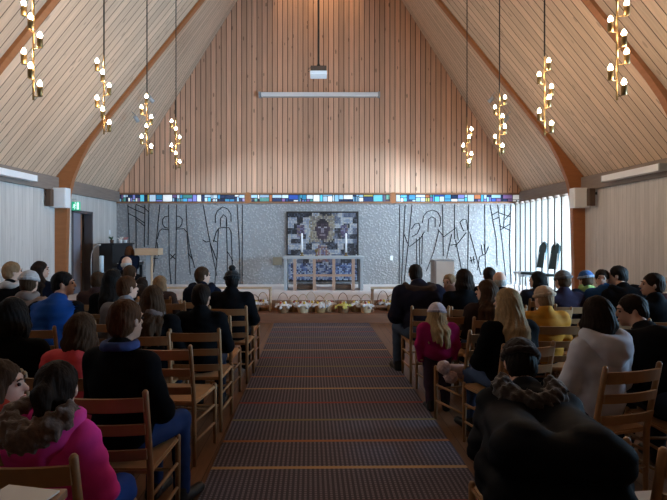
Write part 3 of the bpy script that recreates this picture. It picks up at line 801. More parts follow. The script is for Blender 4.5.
# ---- right block
person(415, 274, 6.0, 'man in dark navy jacket with brown hood lining beside the aisle', s=1.06, hair='dark', style='short', top=(.014, .014, .026), legs=(.05, .07, .11), hood=((.030, .018, .018),), chair='man in dark navy jacket', knees=.05, wide=1.22, yaw=.12, chair_yaw=0)
person(463, 279, 5.6, 'woman with dark curly hair in black coat holding a child', hair='dark', style='bob', top=BLK, hyaw=.5, hold=(-1,), chair='woman with dark curly hair', face=True)
person(449, 283, 5.95, 'small child looking back from beside the curly-haired woman', seat=.62, hair='sandy', style='short', top=(.2, .12, .1), hyaw=2.3, coarse=True, face=True)
person(437, 315, 4.68, 'small girl standing in magenta coat and pale hat with long blond hair', stand=True, hair='blond', style='long', hat=('beanie', (.42, .38, .44)), top=(.26, .012, .085), legs=(.05, .03, .05), hyaw=-.3)
person(506, 303, 3.75, 'woman with long straight blond hair in black coat', hair='blond', style='long', top=BLK, legs=(.05, .08, .16), chair='woman with long straight blond hair', hyaw=.35, yaw=.26, chair_yaw=0.24)
person(486, 291, 4.9, 'brown-haired woman in dark brown coat looking left', hair='brown', style='long', top=(.03, .018, .016), hyaw=.95, face=True, chair='brown-haired woman in dark brown coat')
person(489, 276, 6.4, 'dark-haired person seated left of the grey balding man', hair='dark', style='short', top=BLK, chair='dark-haired person left of balding man', coarse=True)
person(499, 281, 5.7, 'grey balding man seated behind the brown-haired woman', hair='grey', style='bald', top=BLK, chair='grey balding man', coarse=True, hyaw=.2)
person(543, 299, 4.6, 'person in mustard yellow jacket and beige fur hat', hair='sandy', style='short', hat=('fur', (.42, .29, .19)), top=(.44, .185, .02), chair='person in mustard yellow jacket', puffer=True, hyaw=.3)
person(596, 314, 3.15, 'dark-haired person in pale grey hooded jacket seated behind the man looking left', hair='dark', style='bob', top=(.50, .50, .56), hood=((.50, .50, .56),), hyaw=-.1, wide=.92, yaw=.25, chair_yaw=.28, chair='dark-haired person in pale grey jacket')
person(631, 311, 3.65, 'short-haired man in black jacket looking left over his shoulder', s=1.08, hair='dark', style='short', top=BLK, hyaw=1.25, pitch=-.15, face=True, chair='short-haired man in black jacket', skin='tan')
person(520, 364, 2.5, 'person in dark puffer coat with brown fur hood in right foreground', s=.88, hair='black', style='short', hat=('fur', (.022, .014, .012)), longcoat=True, top=(.004, .0045, .007), legs=BLK, hood=((.004, .0045, .007), (.03, .02, .017)), puffer=True, pitch=-.35, chair='person in dark puffer coat with fur hood', yaw=-.18, chair_yaw=0, shoe=BLK)
person(652, 285, 4.8, 'man with short brown hair in black sweater near the right wall', hair='dark', style='short', top=BLK, hyaw=1.2, face=True, chair='man with short brown hair in black sweater', skin='tan')
person(676, 281, 5.35, 'auburn-haired person at the right picture edge', hair='auburn', style='bob', top=(.05, .02, .02), chair='auburn-haired person at right edge', hyaw=.4)
person(617, 276, 5.75, 'dark-haired man in black jacket with a child beside him', s=1.06, hair='black', style='short', top=BLK, hyaw=.9, face=True, chair='dark-haired man in black jacket beside a child', hood=(BLK,))
person(602, 279, 5.8, 'small dark-haired child in blue turning to face the hall', seat=.56, hair='dark', style='short', top=(.02, .06, .16), hyaw=2.6, face=True, coarse=True)
person(585, 280, 6.4, 'child in blue patterned knitted hat with green scarf', hair='brown', style='short', hat=('beanie', (.02, .07, .20), (.25, .28, .35)), top=NAVY, scarf=(.22, .32, .10), chair='child in blue patterned hat', hyaw=.3, coarse=True)
person(562, 281, 5.8, 'person in grey brown beanie and purple coat', hair='brown', style='short', hat=('beanie', (.09, .075, .07)), top=(.03, .024, .042), chair='person in grey brown beanie', coarse=True, hyaw=.3)
person(537, 280, 6.3, 'dark-haired woman in front of the tall-backed chairs', hair='black', style='bob', top=(.02, .02, .03), hyaw=.9, face=True, chair='dark-haired woman in dark coat at right', coarse=True)

# empty chairs
for x, y, a, lab in ((-1.04, 3.72, -.10, 'empty ladder-back chair by the left aisle behind the dark-haired person'),
                     (-1.03, 5.0, 0, 'empty ladder-back chair just behind the person in bobble hat'),
                     (-1.0, 6.38, 0, 'empty ladder-back chair in front of the bobble hat row'),
                     (-1.75, 6.1, 0, 'empty ladder-back chair left of the man in dark hooded jacket'),
                     (-1.55, 6.95, 0, 'empty ladder-back chair at the front of the left block'),
                     (-2.15, 5.05, 0, 'empty ladder-back chair behind the woman with long black hair'),
                     (-2.6, 7.1, 0, 'empty ladder-back chair in front of the small brown-haired child'),
                     (1.29, 5.14, .14, 'empty ladder-back chair in front of the small girl in magenta'),
                     (1.31, 4.30, .30, 'empty ladder-back chair behind the small girl in magenta'),
                     (2.65, 4.85, 0, 'empty ladder-back chair right of the mustard yellow jacket'),
                     (2.45, 5.55, .1, 'empty ladder-back chair in front of the mustard yellow jacket'),
                     (3.05, 4.2, 0, 'empty ladder-back chair behind the man in black jacket, right block'),
                     (1.40, 2.03, 0, 'empty ladder-back chair in the right bottom corner with white booklet')):
    place_chair(x, y, a, lab)

# ------------------------------------------------------------------ altar, altarpiece, candles
A = P(323.5, 291, 12.1); ax = A.x
at = thing('altar_table', 'long altar table with pale slab top and wooden inner legs', 'altar', (ax, 12.1, PZ))
bm = B(); box(bm, -.96, .96, -.32, .32, .745, .805, bev=.008); obj('tabletop', bm, M['palegrey'], at)
for s in (-1, 1):
    bm = B(); box(bm, s*.90-.035, s*.90+.035, -.30, .30, 0, .745, bev=.005); obj('end_panel', bm, M['palegrey'], at)
for x in (-.68, -.22, .24, .70):
    bm = B(); box(bm, x-.035, x+.035, -.31, -.25, 0, .745, bev=.005); obj('leg', bm, M['altarwood'], at)
bm = B(); box(bm, -.70, .72, -.30, -.26, .33, .38); obj('rail', bm, M['altarwood'], at)
for x0, x1 in ((-.64, -.26), (.28, .66)):
    bm = B(); box(bm, x0, x1, -.2, .2, .02, .12, bev=.01); obj('kneeling_block', bm, M['darkbrown'], at)
def mosaic():
    rnd = random.Random(5); bm = B(); lay = bm.loops.layers.float_color.new('tone')
    w, hgt = 1.85, 1.80; nx, nz = 46, 44
    for i in range(nx):
        for j in range(nz):
            u = (i+.5)/nx*2-1; v = (j+.5)/nz        # v from bottom
            y = 1.0-v                                # from top 0..1
            du = u; r = math.hypot(du/.27, (y-.26)/.20)
            dark = [(.03, .03, .04), (.05, .05, .07), (.10, .11, .16), (.02, .02, .03)]
            light = [(.55, .55, .58), (.42, .46, .56), (.60, .56, .52), (.30, .36, .50)]
            by = int(y*13); blk = int(random.Random(int((u+1)*5.6+(by%2)*.5)*131+by*977).random()*7)
            c = rnd.choice(light if blk in (1, 4) else dark if blk in (0, 2, 5) else [(.16, .19, .28), (.22, .24, .32), (.10, .13, .24)])
            if abs(abs(u)-.64) < .10 and .18 < y < .36: c = rnd.choice([(.14, .08, .2), (.30, .22, .16), (.22, .2, .36), (.08, .06, .12)])
            if max(abs(u)/.36, abs(y-.235)/.20) < rnd.uniform(.85, 1.1): c = rnd.choice([(.42, .34, .20), (.34, .26, .15), (.46, .40, .30), (.20, .17, .15), (.28, .22, .2)])
            f = math.hypot(u/.20, (y-.245)/.155)
            if f < 1:
                c = rnd.choice([(.075, .04, .07), (.055, .03, .055), (.10, .06, .09)])
                if y < .15: c = (.03, .02, .03)
                if abs(abs(u)-.075) < .045 and abs(y-.225) < .012: c = (.42, .40, .46)
                if abs(abs(u)-.075) < .05 and abs(y-.195) < .01: c = (.025, .015, .025)
                if abs(u) < .022 and .22 < y < .30: c = (.30, .26, .32)
                if abs(u) < .08 and abs(y-.325) < .010: c = (.30, .22, .26)
            if y > .48 and y < .72 and abs(u) < .12+.55*(y-.46): c = rnd.choice([(.20, .10, .12), (.32, .14, .12), (.40, .36, .46), (.14, .12, .26), (.48, .40, .34), (.22, .2, .36)])
            if abs(abs(u)-.12) < .03 and .55 < y < .72: c = rnd.choice([(.42, .16, .12), (.35, .12, .10)])
            if y > .76: c = rnd.choice([(.06, .10, .30), (.10, .18, .45), (.30, .38, .58), (.04, .05, .12), (.42, .48, .62)])
            g = .0018; x0 = u*w/2; z0 = (v-.5)*hgt; a = w/nx/2-g; b = hgt/nz/2-g; dp = rnd.uniform(0, .004)
            vs = [bm.verts.new(p) for p in ((x0-a, -dp, z0-b), (x0+a, -dp, z0-b), (x0+a, -dp, z0+b), (x0-a, -dp, z0+b))]
            fc = bm.faces.new(vs)
            g_ = sum(c)/3; c = tuple((v_*.72+g_*.28)*.72 for v_ in c)
            for l in fc.loops: l[lay] = (*c, 1)
    return bm
mp = P(322.5, 246.5, YB-.05)
ap = thing('altarpiece', 'mosaic altarpiece with dark haloed face behind the altar', 'altarpiece', (mp.x, YB-.02, mp.z))
bm = B(); box(bm, -.945, .945, -.03, .02, -.92, .92); obj('backing_panel', bm, M['groove'], ap)
o = obj('mosaic', mosaic(), M['mosaic'], ap); o.location = (0, -.034, 0)
bm = B()
for (a, b, c, d_) in ((-.96, -.93, -.935, .935), (.93, .96, -.935, .935), (-.93, .93, .905, .935), (-.93, .93, -.935, -.905)): box(bm, a, b, -.055, .02, c, d_)
obj('picture_frame', bm, M['darkmetal'], ap)
for px, lab in ((302, 'tall white candle on the left of the altar'), (346, 'tall white candle on the right of the altar')):
    x = (px-VX)*12.15/F
    cd = thing('altar_candle', lab, 'candle', (x, 12.1, PZ+.806), 0, 'altar candles')
    bm = B(); lathe(bm, [(.055, 0), (.055, .015), (.02, .03), (.02, .06), (.045, .075), (.045, .085)], seg=14); obj('candle_holder', bm, M['brass'], cd, True)
    bm = B(); lathe(bm, [(.024, .085), (.022, .545), (.012, .55)], seg=12); obj('wax', bm, M['white'], cd, True)
    bm = B(); tube(bm, [(0, 0, .545), (0, 0, .57)], .003, 6); obj('wick', bm, M['black'], cd)
bm = B(); lathe(bm, [(.04, 0), (.04, .01), (.012, .02), (.012, .09), (.04, .11), (.05, .16), (.046, .16), (.03, .115)], seg=14)
o = obj('chalice', bm, M['brass'], None, True, (P(316.5, 0, 12.1).x, 12.05, PZ+.806)); tag(o, 'small brass chalice on the altar between the candles', 'chalice')
bm = B(); box(bm, -.035, .035, -.01, .0, -.06, .06, bev=.004); o = obj('wall_switch', bm, M['white']); o.location = (P(391.5, 258, YB).x, YB-.001, P(0, 258, YB).z); tag(o, 'small white wall switch right of the altarpiece', 'switch')
bm = B(); box(bm, -.12, .12, -.05, .0, -.11, .11, bev=.01); o = obj('tabernacle_box', bm, mat('ochre brass box', (.22, .19, .14), .5, .2, 8)); o.location = (P(277.5, 261, YB).x, YB-.001, P(0, 261, YB).z); tag(o, 'small square ochre box on the wall left of the altar', 'box')

# ------------------------------------------------------------------ altar rails
def rail(x0, x1, posts, y, lab, dark):
    r = thing('altar_rail', lab, 'railing', ((x0+x1)/2, y, SZ), 0, 'altar rails beside the baskets'); c = (x0+x1)/2
    bm = B(); box(bm, x0-c, x1-c, -.07, .07, .44, .475, bev=.006); obj('top_rail', bm, M['lightwood'], r)
    for p in posts:
        bm = B(); lathe(bm, [(.035, 0), (.035, .03), (.025, .05), (.03, .2), (.025, .38), (.034, .42), (.034, .44)], (p-c, 0, 0), 12); obj('post', bm, dark, r, True)
    bm = B(); box(bm, x0-c, x1-c, -.015, .015, .08, .12); obj('bottom_rail', bm, M['railwood'], r)
rail(-3.4, -.90, (-3.3, -2.1, -.93), 9.75, 'low wooden altar rail left of the baskets', M['lightwood'])
rail(1.03, 3.6, (1.06, 1.55, 2.6, 3.5), 9.75, 'low wooden altar rail right of the baskets with brown posts', M['railwood'])

# ------------------------------------------------------------------ Easter baskets
EGG = [mat('egg '+n_, c, .4, .06, 20) for n_, c in (('cream', (.70, .58, .45)), ('red', (.35, .05, .03)), ('yellow', (.65, .45, .06)), ('white', (.72, .70, .68)))]
def basket(px, D, kind, lab, hh=.24):
    x = (px-VX)*D/F; w = .115
    b = thing('wicker_basket', lab, 'basket', (x, D, SZ+.001), random.uniform(-.4, .4), 'baskets on the altar step')
    wm = mat('wicker '+('dark', 'mid', 'light')[kind % 3], ((.20, .10, .045), (.33, .19, .08), (.50, .36, .22))[kind % 3], .65, .35, 60, bump=.5)
    bm = B(); prof = []
    for i in range(9): prof.append((w*.78+w*.25*i/8+(.004 if i % 2 else 0), .13*i/8))
    prof += [(w*1.07, .135), (w*.98, .14), (w*.9, .06), (.01, .05)]
    lathe(bm, prof, seg=18); obj('bowl', bm, wm, b, True)
    bm = B(); tube(bm, [(w*math.cos(PI*t/10), 0, .12+hh*math.sin(PI*t/10)) for t in range(11)], .006, 6); obj('handle', bm, wm, b, True)
    nk = Sdf(.011, .02); rn = random.Random(px)
    for i in range(7):
        a = i*.9+rn.random(); nk.cap((.03*math.cos(a), .03*math.sin(a), .14), ((w+.03)*math.cos(a), (w+.03)*math.sin(a), .09+rn.uniform(0, .06)), .045, .024)
    nk.ell((0, 0, .14), (.085, .085, .03))
    obj('napkin', to_mesh('napkin', [nk.mesh(disp=lambda X: .004*np.sin(X[..., 0]*90)*np.sin(X[..., 1]*80))]), M['napkin'] if kind != 3 else mat('yellow napkin', (.62, .52, .14), .8, .1, 20), b)
    for i in range(4):
        a = i*1.57+rn.random(); bm = B(); bmesh.ops.create_uvsphere(bm, u_segments=10, v_segments=8, radius=.024, matrix=Matrix.Translation((.05*math.cos(a), .05*math.sin(a), .185))@Matrix.Diagonal((1, 1, 1.25, 1)))
        obj('egg', bm, EGG[(i+px) % 4], b, True)
BK = [(254, 0, 'basket at the left end behind the left rail'), (263, 1, 'basket second from left, beside the rail post'), (283, 0, 'dark basket first inside the left rail post'), (294, 1, 'wicker basket second inside the left rail post'), (303, 2, 'pale basket with white napkin left of the centre'), (311.5, 2, 'pale basket with white napkin at the centre of the step'), (320, 1, 'wicker basket with white napkin right of centre'), (329, 2, 'pale basket between the centre and the yellow napkin'), (343, 3, 'dark basket with a yellow napkin'), (356, 1, 'wicker basket just right of the yellow napkin'), (366, 2, 'pale basket beside the right rail post'), (383, 0, 'dark tall-handled basket behind the right rail'), (392, 1, 'wicker basket at the far right behind the rail')]
for i, (px, kd, lab) in enumerate(BK): basket(int(px), 9.62+(.12 if i % 2 else -.03)+(.2 if px < 270 or px > 375 else 0) , kd, lab, .20+.03*(i % 3))

# ------------------------------------------------------------------ lectern, piano, font, chairs on the platform
lp = P(149, 250, 10.6)
lt = thing('lectern', 'pale wooden lectern with slanted desk on a slim post', 'lectern', (lp.x, 10.6, PZ))
bm = B(); v = box(bm, -.245, .245, -.17, .17, .88, 1.02, bev=.006); obj('desk', bm, M['lightwood'], lt)
bm = B(); box(bm, -.045, .045, -.05, .05, .03, .88); obj('post', bm, M['palegrey'], lt)
bm = B(); box(bm, .05, .07, -.05, .05, .03, .88); obj('post_edge', bm, M['lightwood'], lt)
bm = B(); box(bm, -.2, .2, -.18, .18, 0, .03, bev=.005); obj('base', bm, M['lightwood'], lt)
pn_ = thing('upright_piano', 'black upright piano beside the left door', 'piano', (-4.62, 11.85, PZ))
bm = B(); box(bm, -.30, .0, -.62, .62, 0, 1.09, bev=.01); obj('cabinet', bm, M['black'], pn_)
bm = B(); box(bm, -.31, .04, -.64, .64, 1.09, 1.12, bev=.005); obj('lid', bm, M['black'], pn_)
bm = B(); box(bm, .0, .27, -.62, .62, .58, .66, bev=.006); obj('key_shelf', bm, M['black'], pn_)
bm = B()
for i in range(36): box(bm, .10, .24, -.595+i*.033, -.595+i*.033+.031, .66, .672)
obj('white_keys', bm, M['white'], pn_)
bm = B()
for i in range(35):
    if i % 7 not in (2, 6): box(bm, .10, .19, -.595+i*.033+.024, -.595+i*.033+.04, .672, .683)
obj('black_keys', bm, M['black'], pn_)
for y in (-.58, .58):
    bm = B(); box(bm, .19, .25, y-.03, y+.03, 0, .58); obj('leg', bm, M['black'], pn_)
bn = thing('piano_bench', 'dark piano bench under the pianist', 'bench', (P(129, 0, 10.6).x+.02, 10.6, PZ), .9)
bm = B(); box(bm, -.3, .3, -.17, .17, .36, .41, bev=.008); obj('seat', bm, M['black'], bn)
for x in (-.26, .26):
    for y in (-.13, .13):
        bm = B(); box(bm, x-.02, x+.02, y-.02, y+.02, 0, .36); obj('leg', bm, M['black'], bn)
for i, (yy, lab) in enumerate(((11.45, 'small pot plant on the near end of the piano'), (11.95, 'small white flower pot on the middle of the piano'), (12.25, 'small pink flower pot on the far end of the piano'))):
    fp = thing('flower_pot', lab, 'plant', (-4.72, yy, PZ+1.121), 0, 'pots on the piano')
    bm = B(); lathe(bm, [(.035, 0), (.045, .07), (.047, .075), (.04, .07), (.02, .06)], seg=12); obj('pot', bm, M['darkbrown'] if i == 0 else M['white'], fp, True)
    bm = B(); rn = random.Random(i)
    for q in range(14):
        a, t = rn.uniform(0, 6.28), rn.uniform(.02, .06); c_ = (t*math.cos(a), t*math.sin(a), .10+rn.uniform(0, .05))
        tube(bm, [(0, 0, .06), c_, (c_[0]*1.5, c_[1]*1.5, c_[2]-.005)], [.003, .010, .002], 5)
    obj('foliage', bm, mat('leaf green', (.04, .10, .03), .6, .3) if i < 1 else mat('blossom %d' % i, ((.7, .65, .62), (.5, .2, .2))[i-1], .6, .2), fp)
# tall candle and gooseneck microphone
cl = P(101.5, 262, 9.2)
pc = thing('paschal_candle', 'pale thick candle on a dark stand in front of the piano', 'candle', (cl.x, 9.2, 0))
bm = B(); lathe(bm, [(.16, 0), (.16, .02), (.025, .04), (.02, .93), (.07, .95), (.07, .965)], seg=14); obj('stand', bm, M['darkmetal'], pc, True)
bm = B(); lathe(bm, [(.04, .965), (.04, 1.27), (.02, 1.275)], seg=14); obj('wax', bm, mat('blue white wax', (.55, .66, .72), .5, .05), pc, True)
mc = thing('microphone_stand', 'slim microphone stand with curved neck beside the pale candle', 'microphone', (cl.x-.10, 9.0, 0))
bm = B(); lathe(bm, [(.13, 0), (.13, .015), (.015, .03), (.012, .05)], seg=14); obj('base', bm, M['darkmetal'], mc, True)
bm = B(); tube(bm, [(0, 0, .03), (0, 0, 1.2), (.01, 0, 1.32), (.05, 0, 1.42), (.10, 0, 1.46)], .009, 7); obj('neck', bm, M['steel'], mc, True)
bm = B(); tube(bm, [(.09, 0, 1.455), (.14, 0, 1.475), (.17, 0, 1.48)], [.014, .024, .014], 8); obj('microphone_head', bm, M['steel'], mc, True)
# baptismal font pedestal
fp = P(443, 272, 11.4)
ft = thing('font_pedestal', 'square pale wooden pedestal with grey side on the right of platform', 'pedestal', (fp.x, 11.4, PZ))
bm = B(); box(bm, -.20, .20, -.2, .2, 0, .72, bev=.006); obj('front_case', bm, mat('pale birch panel', (.62, .55, .48), .5, .12, 6), ft)
bm = B(); box(bm, -.24, -.20, -.205, .2, 0, .735); obj('side_panel', bm, M['eave'], ft)
bm = B(); box(bm, -.24, .22, -.21, .21, .72, .75, bev=.005); obj('lid', bm, M['palegrey'], ft)
TEAL = mat('blue green upholstery', (.045, .075, .085), .8, .2, 20, bump=.1)
for i, (px, D, lab) in enumerate(((533, 11.55, 'tall narrow chair with blue green pointed back, nearer the altar centre'), (545, 11.0, 'tall narrow chair with blue green pointed back, nearer the right column'))):
    p = P(px, 0, D)
    c = thing('tall_back_chair', lab, 'chair', (p.x, D, PZ), 1.85, 'tall narrow chairs by the blind')
    for s in (-1, 1):
        bm = B(); tube(bm, [(s*.13, -.17, 0), (s*.12, -.17, .42), (s*.10, -.25, .9)], .014, 6); obj('rear_leg', bm, M['palegrey'], c, True)
        bm = B(); tube(bm, [(s*.14, .17, 0), (s*.14, .17, .42)], .016, 6); obj('front_leg', bm, M['palegrey'], c, True)
    bm = B(); box(bm, -.18, .18, -.19, .2, .40, .45, bev=.01); obj('seat', bm, TEAL, c)
    bm = B(); prof = [(-.115, .55), (.115, .55), (.125, 1.05), (.06, 1.12), (0, 1.16), (-.06, 1.12), (-.125, 1.05)]
    sl = lambda z: -.18-(z-.45)*.20
    a = [bm.verts.new((x, sl(z)-.02, z)) for x, z in prof]; b2 = [bm.verts.new((x, sl(z)+.02, z)) for x, z in prof]
    bm.faces.new(a); bm.faces.new(b2[::-1]); [bm.faces.new((a[q], a[(q+1) % 7], b2[(q+1) % 7], b2[q])) for q in range(7)]
    obj('backrest', bm, TEAL, c)
ps = P(523, 0, 11.9)
sl_ = thing('pale_stool', 'low pale grey stool with carved legs beside the tall chairs', 'stool', (ps.x, 11.9, PZ))
bm = B(); box(bm, -.17, .17, -.16, .16, .40, .44, bev=.008); obj('seat', bm, M['palegrey'], sl_)
for x in (-.14, .14):
    for y in (-.13, .13):
        bm = B(); tube(bm, [(x, y, 0), (x*1.1, y*1.1, .1), (x*.85, y*.85, .25), (x, y, .40)], [.014, .018, .016, .024], 8); obj('leg', bm, M['palegrey'], sl_, True)
bm = B(); box(bm, -.15, .15, -.145, -.125, .33, .40); obj('apron', bm, M['palegrey'], sl_)

# ------------------------------------------------------------------ hanging bulb strings
def pendant(px, D, lab, ybot, seq):
    x = (px-VX)*D/F
    zt = EAVE+(AP-EAVE)*(1-abs(x-CX)/HW)-.01
    zb = CAMZ-(ybot-VY)*D/F
    p = thing('pendant_lamp', lab, 'lamp', (x, D, zb), 0, 'hanging brass bulb strings')
    bm = B(); tube(bm, [(0, 0, .94), (0, 0, zt-zb)], .009, 6); obj('hanging_rod', bm, M['darkmetal'], p)
    bm = B(); lathe(bm, [(.05, zt-zb-.05), (.05, zt-zb-.0)], seg=12); obj('ceiling_cap', bm, M['darkmetal'], p)
    bm = B(); tube(bm, [(0, 0, -.03), (0, 0, .95)], .010, 8); obj('stem', bm, M['brass'], p)
    for i in range(len(seq)):
        a = {'R': -.35, 'C': -1.35, 'L': 3.45}[seq[i]]; z = .03+.151*i
        dx, dy = math.cos(a)*.080, math.sin(a)*.080
        bm = B(); tube(bm, [(0, 0, z-.03), (dx*.9, dy*.9, z-.03), (dx, dy, z-.025), (dx, dy, z)], .006, 6); ar = obj('arm', bm, M['brass'], p, True)
        bm = B(); lathe(bm, [(.018, z-.035), (.026, z-.03), (.026, z+.055), (.02, z+.06)], (dx, dy, 0), 10); obj('socket', bm, M['brass'], ar, True)
        bm = B(); lathe(bm, [(.010, z+.06), (.019, z+.072), (.021, z+.086), (.014, z+.104), (.003, z+.12)], (dx, dy, 0), 10); obj('bulb', bm, M['bulb'], ar, True)
for i, (px, D, yb) in enumerate(((33.5, 4.70, 97), (104, 6.21, 132), (147, 7.75, 154), (176, 9.37, 168))):
    n_ = ('nearest', 'second', 'third', 'farthest')[i]
    pendant(px, D, n_+' hanging brass string of bulbs on the left side', yb, ('RCLRCL', 'RCLRCL', 'RLCRLC', 'RCLRCL')[i])
for i, (px, D, yb) in enumerate(((617, 4.70, 97), (544.5, 6.21, 133), (499.5, 7.75, 154), (467, 9.37, 168))):
    n_ = ('nearest', 'second', 'third', 'farthest')[i]
    pendant(px, D, n_+' hanging brass string of bulbs on the right side', yb, ('CLRCLR', 'RLCRLC', 'CLRCLR', 'CRLCR')[i])

# small spotlights on the ceiling behind the first frame, aimed at the altar wall; the unseen right pair is added, mirroring the left
for x, z, tx, pk, lab in ((-4.05, 4.20, -2.6, .22, 'small spotlight on the left ceiling, lower of the pair'), (-3.72, 4.62, -.6, .48, 'small spotlight on the left ceiling, upper of the pair'),
                      (4.19, 4.20, 2.4, .6, 'small added spotlight on the right ceiling, lower of the pair'), (3.86, 4.62, .6, 1.0, 'small added spotlight on the right ceiling, upper of the pair')):
    y = 10.9; sg = 1 if x < 0 else -1
    d = Vector((tx, YB, 1.3))-Vector((x+sg*.10, y, z-.02)); d.normalize()
    sl_ = thing('ceiling_spotlight', lab, 'spotlight', (x+sg*.10, y, z-.02), 0, 'ceiling spotlights for the altar')
    bm = B(); tube(bm, [d*-.09, d*-.07, d*.05], [.03, .042, .045], 12); obj('lamp_head', bm, M['palegrey'], sl_, True)
    bm = B(); tube(bm, [(0, 0, .03), (-sg*.03, -.01, .10), (-sg*.10, -.01, .17)], .010, 6); obj('bracket', bm, M['steel'], sl_, True)
    l_ = spot('altar_spot', Vector((x+sg*.10, y, z-.02))+d*.07, (tx, YB, 1.3), ALTAR_SPOT*pk, (.58, .80, 1), 1.25, .8, .04); l_.parent = None

# ------------------------------------------------------------------ projector, screen, speakers, strip fixtures, exit sign
pj = P(318.5, 71, 9.0)
pr = thing('ceiling_projector', 'white projector hanging from a long pole above the aisle', 'projector', pj)
bm = B(); box(bm, -.15, .15, -.14, .14, -.10, -.035, bev=.012); obj('housing', bm, M['white'], pr)
bm = B(); box(bm, -.14, .14, -.145, .12, -.035, .05, bev=.006); obj('mount_plate', bm, M['darkbrown'], pr)
bm = B(); tube(bm, [(0, 0, .05), (0, 0, AP-.1-pj.z)], .018, 8); obj('pole', bm, M['darkmetal'], pr)
bm = B(); lathe(bm, [(.05, .04), (.05, .08), (.025, .11), (.02, .13)], seg=12); obj('collar', bm, M['darkmetal'], pr, True)
bm = B(); tube(bm, [(-.13, 0, -.03), (-.19, 0, .0), (-.17, 0, .05), (-.08, 0, .07), (0, 0, .09)], .005, 6); obj('cable', bm, M['black'], pr, True)
bm = B(); tube(bm, [(.05, .14, -.065), (.05, .17, -.065)], [.025, .022], 14); obj('lens', bm, M['black'], pr, True)
sc = P(319.5, 94.5, YB-.1)
ps = thing('projection_screen', 'rolled white projection screen on the brown gable', 'screen', (sc.x, YB-.09, sc.z))
bm = B(); box(bm, -1.55, 1.58, -.06, .06, -.06, .055, bev=.015); obj('casing', bm, M['white'], ps)
for s in (-1.59, 1.58):
    bm = B(); box(bm, s-.03, s+.03, -.07, .088, -.075, .065, bev=.008); obj('end_bracket', bm, M['palegrey'], ps)
bm = B(); box(bm, -1.5, 1.5, -.035, -.02, -.09, -.06); obj('pull_bar', bm, M['steel'], ps)
for s in (-1, 1):
    side = 'left' if s < 0 else 'right'
    X = CX+s*5.23
    px = (60.5, 579.5)[s > 0]
    sp_ = thing('loudspeaker', 'white loudspeaker mounted on the %s timber column' % side, 'speaker', ((px-VX)*10.12/F, 10.12, 2.41))
    bm = B(); box(bm, -.155, .155, -.10, .11, -.20, .20, bev=.012); obj('cabinet', bm, M['white'], sp_)
    bm = B(); box(bm, -.14, .14, -.11, -.098, -.18, .18, bev=.003); obj('grille', bm, M['white'], sp_)
    dk = thing('small_loudspeaker', 'narrow dark brown box beside the %s white loudspeaker' % side, 'speaker', ((49.5-VX)*9.9/F if s < 0 else (591-VX)*9.8/F, 9.9 if s < 0 else 9.8, 2.40))
    bm = B(); box(bm, -.055, .055, -.06, .06, -.17, .17, bev=.01); obj('cabinet', bm, M['darkbrown'], dk)
    bm = B(); box(bm, min(s*.055, s*.11), max(s*.055, s*.11), -.02, .02, .05, .10); obj('wall_bracket', bm, M['black'], dk)
    y0, y1 = (6.6, 9.15) if s < 0 else (7.65, 9.2)
    fx = thing('strip_light', 'long white strip fixture on the %s wall beam' % side, 'light fixture', (CX+s*5.24, (y0+y1)/2, 2.69))
    hl = (y1-y0)/2
    bm = B(); box(bm, -.07, .07, -hl, hl, -.06, .055, bev=.012); obj('housing', bm, M['white'], fx)
    for q in (-1, 1):
        bm = B(); box(bm, -.072, .072, q*hl-.012, q*hl+.012, -.062, .057, bev=.004); obj('end_cap', bm, M['palegrey'], fx)
ep = P(80, 208, 11.35)
ex = thing('exit_sign', 'green emergency exit sign above the left door', 'sign', (XL+.10, 10.96, 2.30)); ex.scale = (.58, 1, .95)
GREEN = emit('exit green', (.02, .42, .22), .55); WHT = emit('exit white', (.75, .95, .88), .8)
bm = B(); box(bm, -.15, .15, -.02, .02, -.10, .10, bev=.005); obj('sign_panel', bm, GREEN, ex)
bm = B()
tube(bm, [(-.03, -.024, .045), (-.05, -.024, .0), (-.02, -.024, -.03), (-.05, -.024, -.075)], .010, 6)
tube(bm, [(-.05, -.024, .0), (-.085, -.024, -.03), (-.11, -.024, -.03)], .009, 6)
tube(bm, [(-.035, -.024, .03), (.0, -.024, .01), (.02, -.024, .025)], .007, 6); tube(bm, [(-.035, -.024, .03), (-.075, -.024, .035), (-.09, -.024, .01)], .007, 6)
bmesh.ops.create_uvsphere(bm, u_segments=8, v_segments=6, radius=.016, matrix=Matrix.Translation((-.015, -.024, .07)))
box(bm, .04, .12, -.026, -.0205, -.08, .08)
obj('running_figure', bm, WHT, ex)
bm = B(); tube(bm, [(0, 0, .10), (0, 0, .16), (-.20, 0, .16)], .008, 6); obj('bracket', bm, M['steel'], ex)
bm = B(); box(bm, 0, .012, -.04, .04, -.06, .06, bev=.003); o = obj('wall_switch', bm, M['white']); o.location = (XL, 12.95, 1.75); tag(o, 'small white wall switch between left door and altar wall', 'switch')

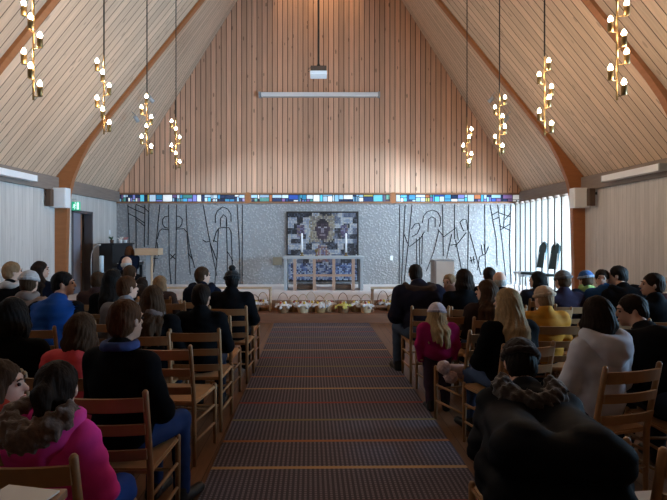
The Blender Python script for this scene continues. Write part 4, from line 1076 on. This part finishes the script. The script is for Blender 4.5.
# ------------------------------------------------------------------ small things near the camera
hp = P(447, 371, 4.05)
ph_ = thing('fur_hat', 'pale pink hat with two fur pompoms on the lap of the long blond woman', 'hat', hp)
for (x, z, r_) in ((-.025, .03, .055), (.03, -.045, .055)):
    q_ = Sdf(.008, .01); q_.ell((x, 0, z), (r_, r_, r_)); obj('pompom', to_mesh('pompom', [q_.mesh(disp=lambda X: .008*np.sin(X[..., 0]*150)*np.sin(X[..., 1]*140)*np.sin(X[..., 2]*160))]), mat('pink fur', (.50, .36, .36), .9, .3, 50, bump=.4), ph_)
q_ = Sdf(.010, .03); q_.cap((.05, .03, .0), (.14, .06, -.02), .05, .06); obj('knitted_cap', to_mesh('knitted_cap', [q_.mesh()]), mat('grey pink knit', (.36, .27, .28), .9, .2, 50), ph_)
bm = B(); box(bm, -.09, .09, -.05, .05, 0, .006); o = obj('booklet', bm, M['paper']); o.location = (1.43, 2.20, .4545); o.rotation_euler.z = .1; tag(o, 'white booklet on the empty chair in the right bottom corner', 'booklet')
tb = thing('side_table', 'small wooden side table at the left bottom corner', 'table', (-.905, 1.27, .045))
bm = B(); box(bm, -.22, .22, -.2, .10, .845, .87, bev=.005); obj('tabletop', bm, M['railwood'], tb)
for x in (-.19, .19):
    for y in (-.17, .07):
        bm = B(); box(bm, x-.018, x+.018, y-.018, y+.018, -.045, .845); obj('leg', bm, M['railwood'], tb)
bm = B(); box(bm, -.09, .07, -.06, .06, 0, .005); o = obj('paper_sheet', bm, M['paper']); o.location = (-.775, 1.30, .9165); o.rotation_euler.z = -.2; tag(o, 'white paper sheet on side table in the left bottom corner', 'paper')
bg = thing('handbag', 'black handbag beside the paper in left bottom corner', 'bag', (-.90, 1.29, .916)); bg.scale = (.75, .75, .7)
bs = Sdf(.009, .02); bs.cap((-.06, 0, .04), (.06, 0, .04), .04); bs.cap((-.055, 0, .09), (.05, 0, .09), .03)
obj('bag_body', to_mesh('bag_body', [bs.mesh(cut=lambda X: -X[..., 2])]), mat('black leather', (.012, .012, .013), .4, .2), bg)
bm = B(); tube(bm, [(-.05, 0, .11), (-.04, 0, .15), (0, 0, .165), (.04, 0, .15), (.05, 0, .11)], .006, 6); obj('handle', bm, mat('black leather', (.012, .012, .013)), bg, True)
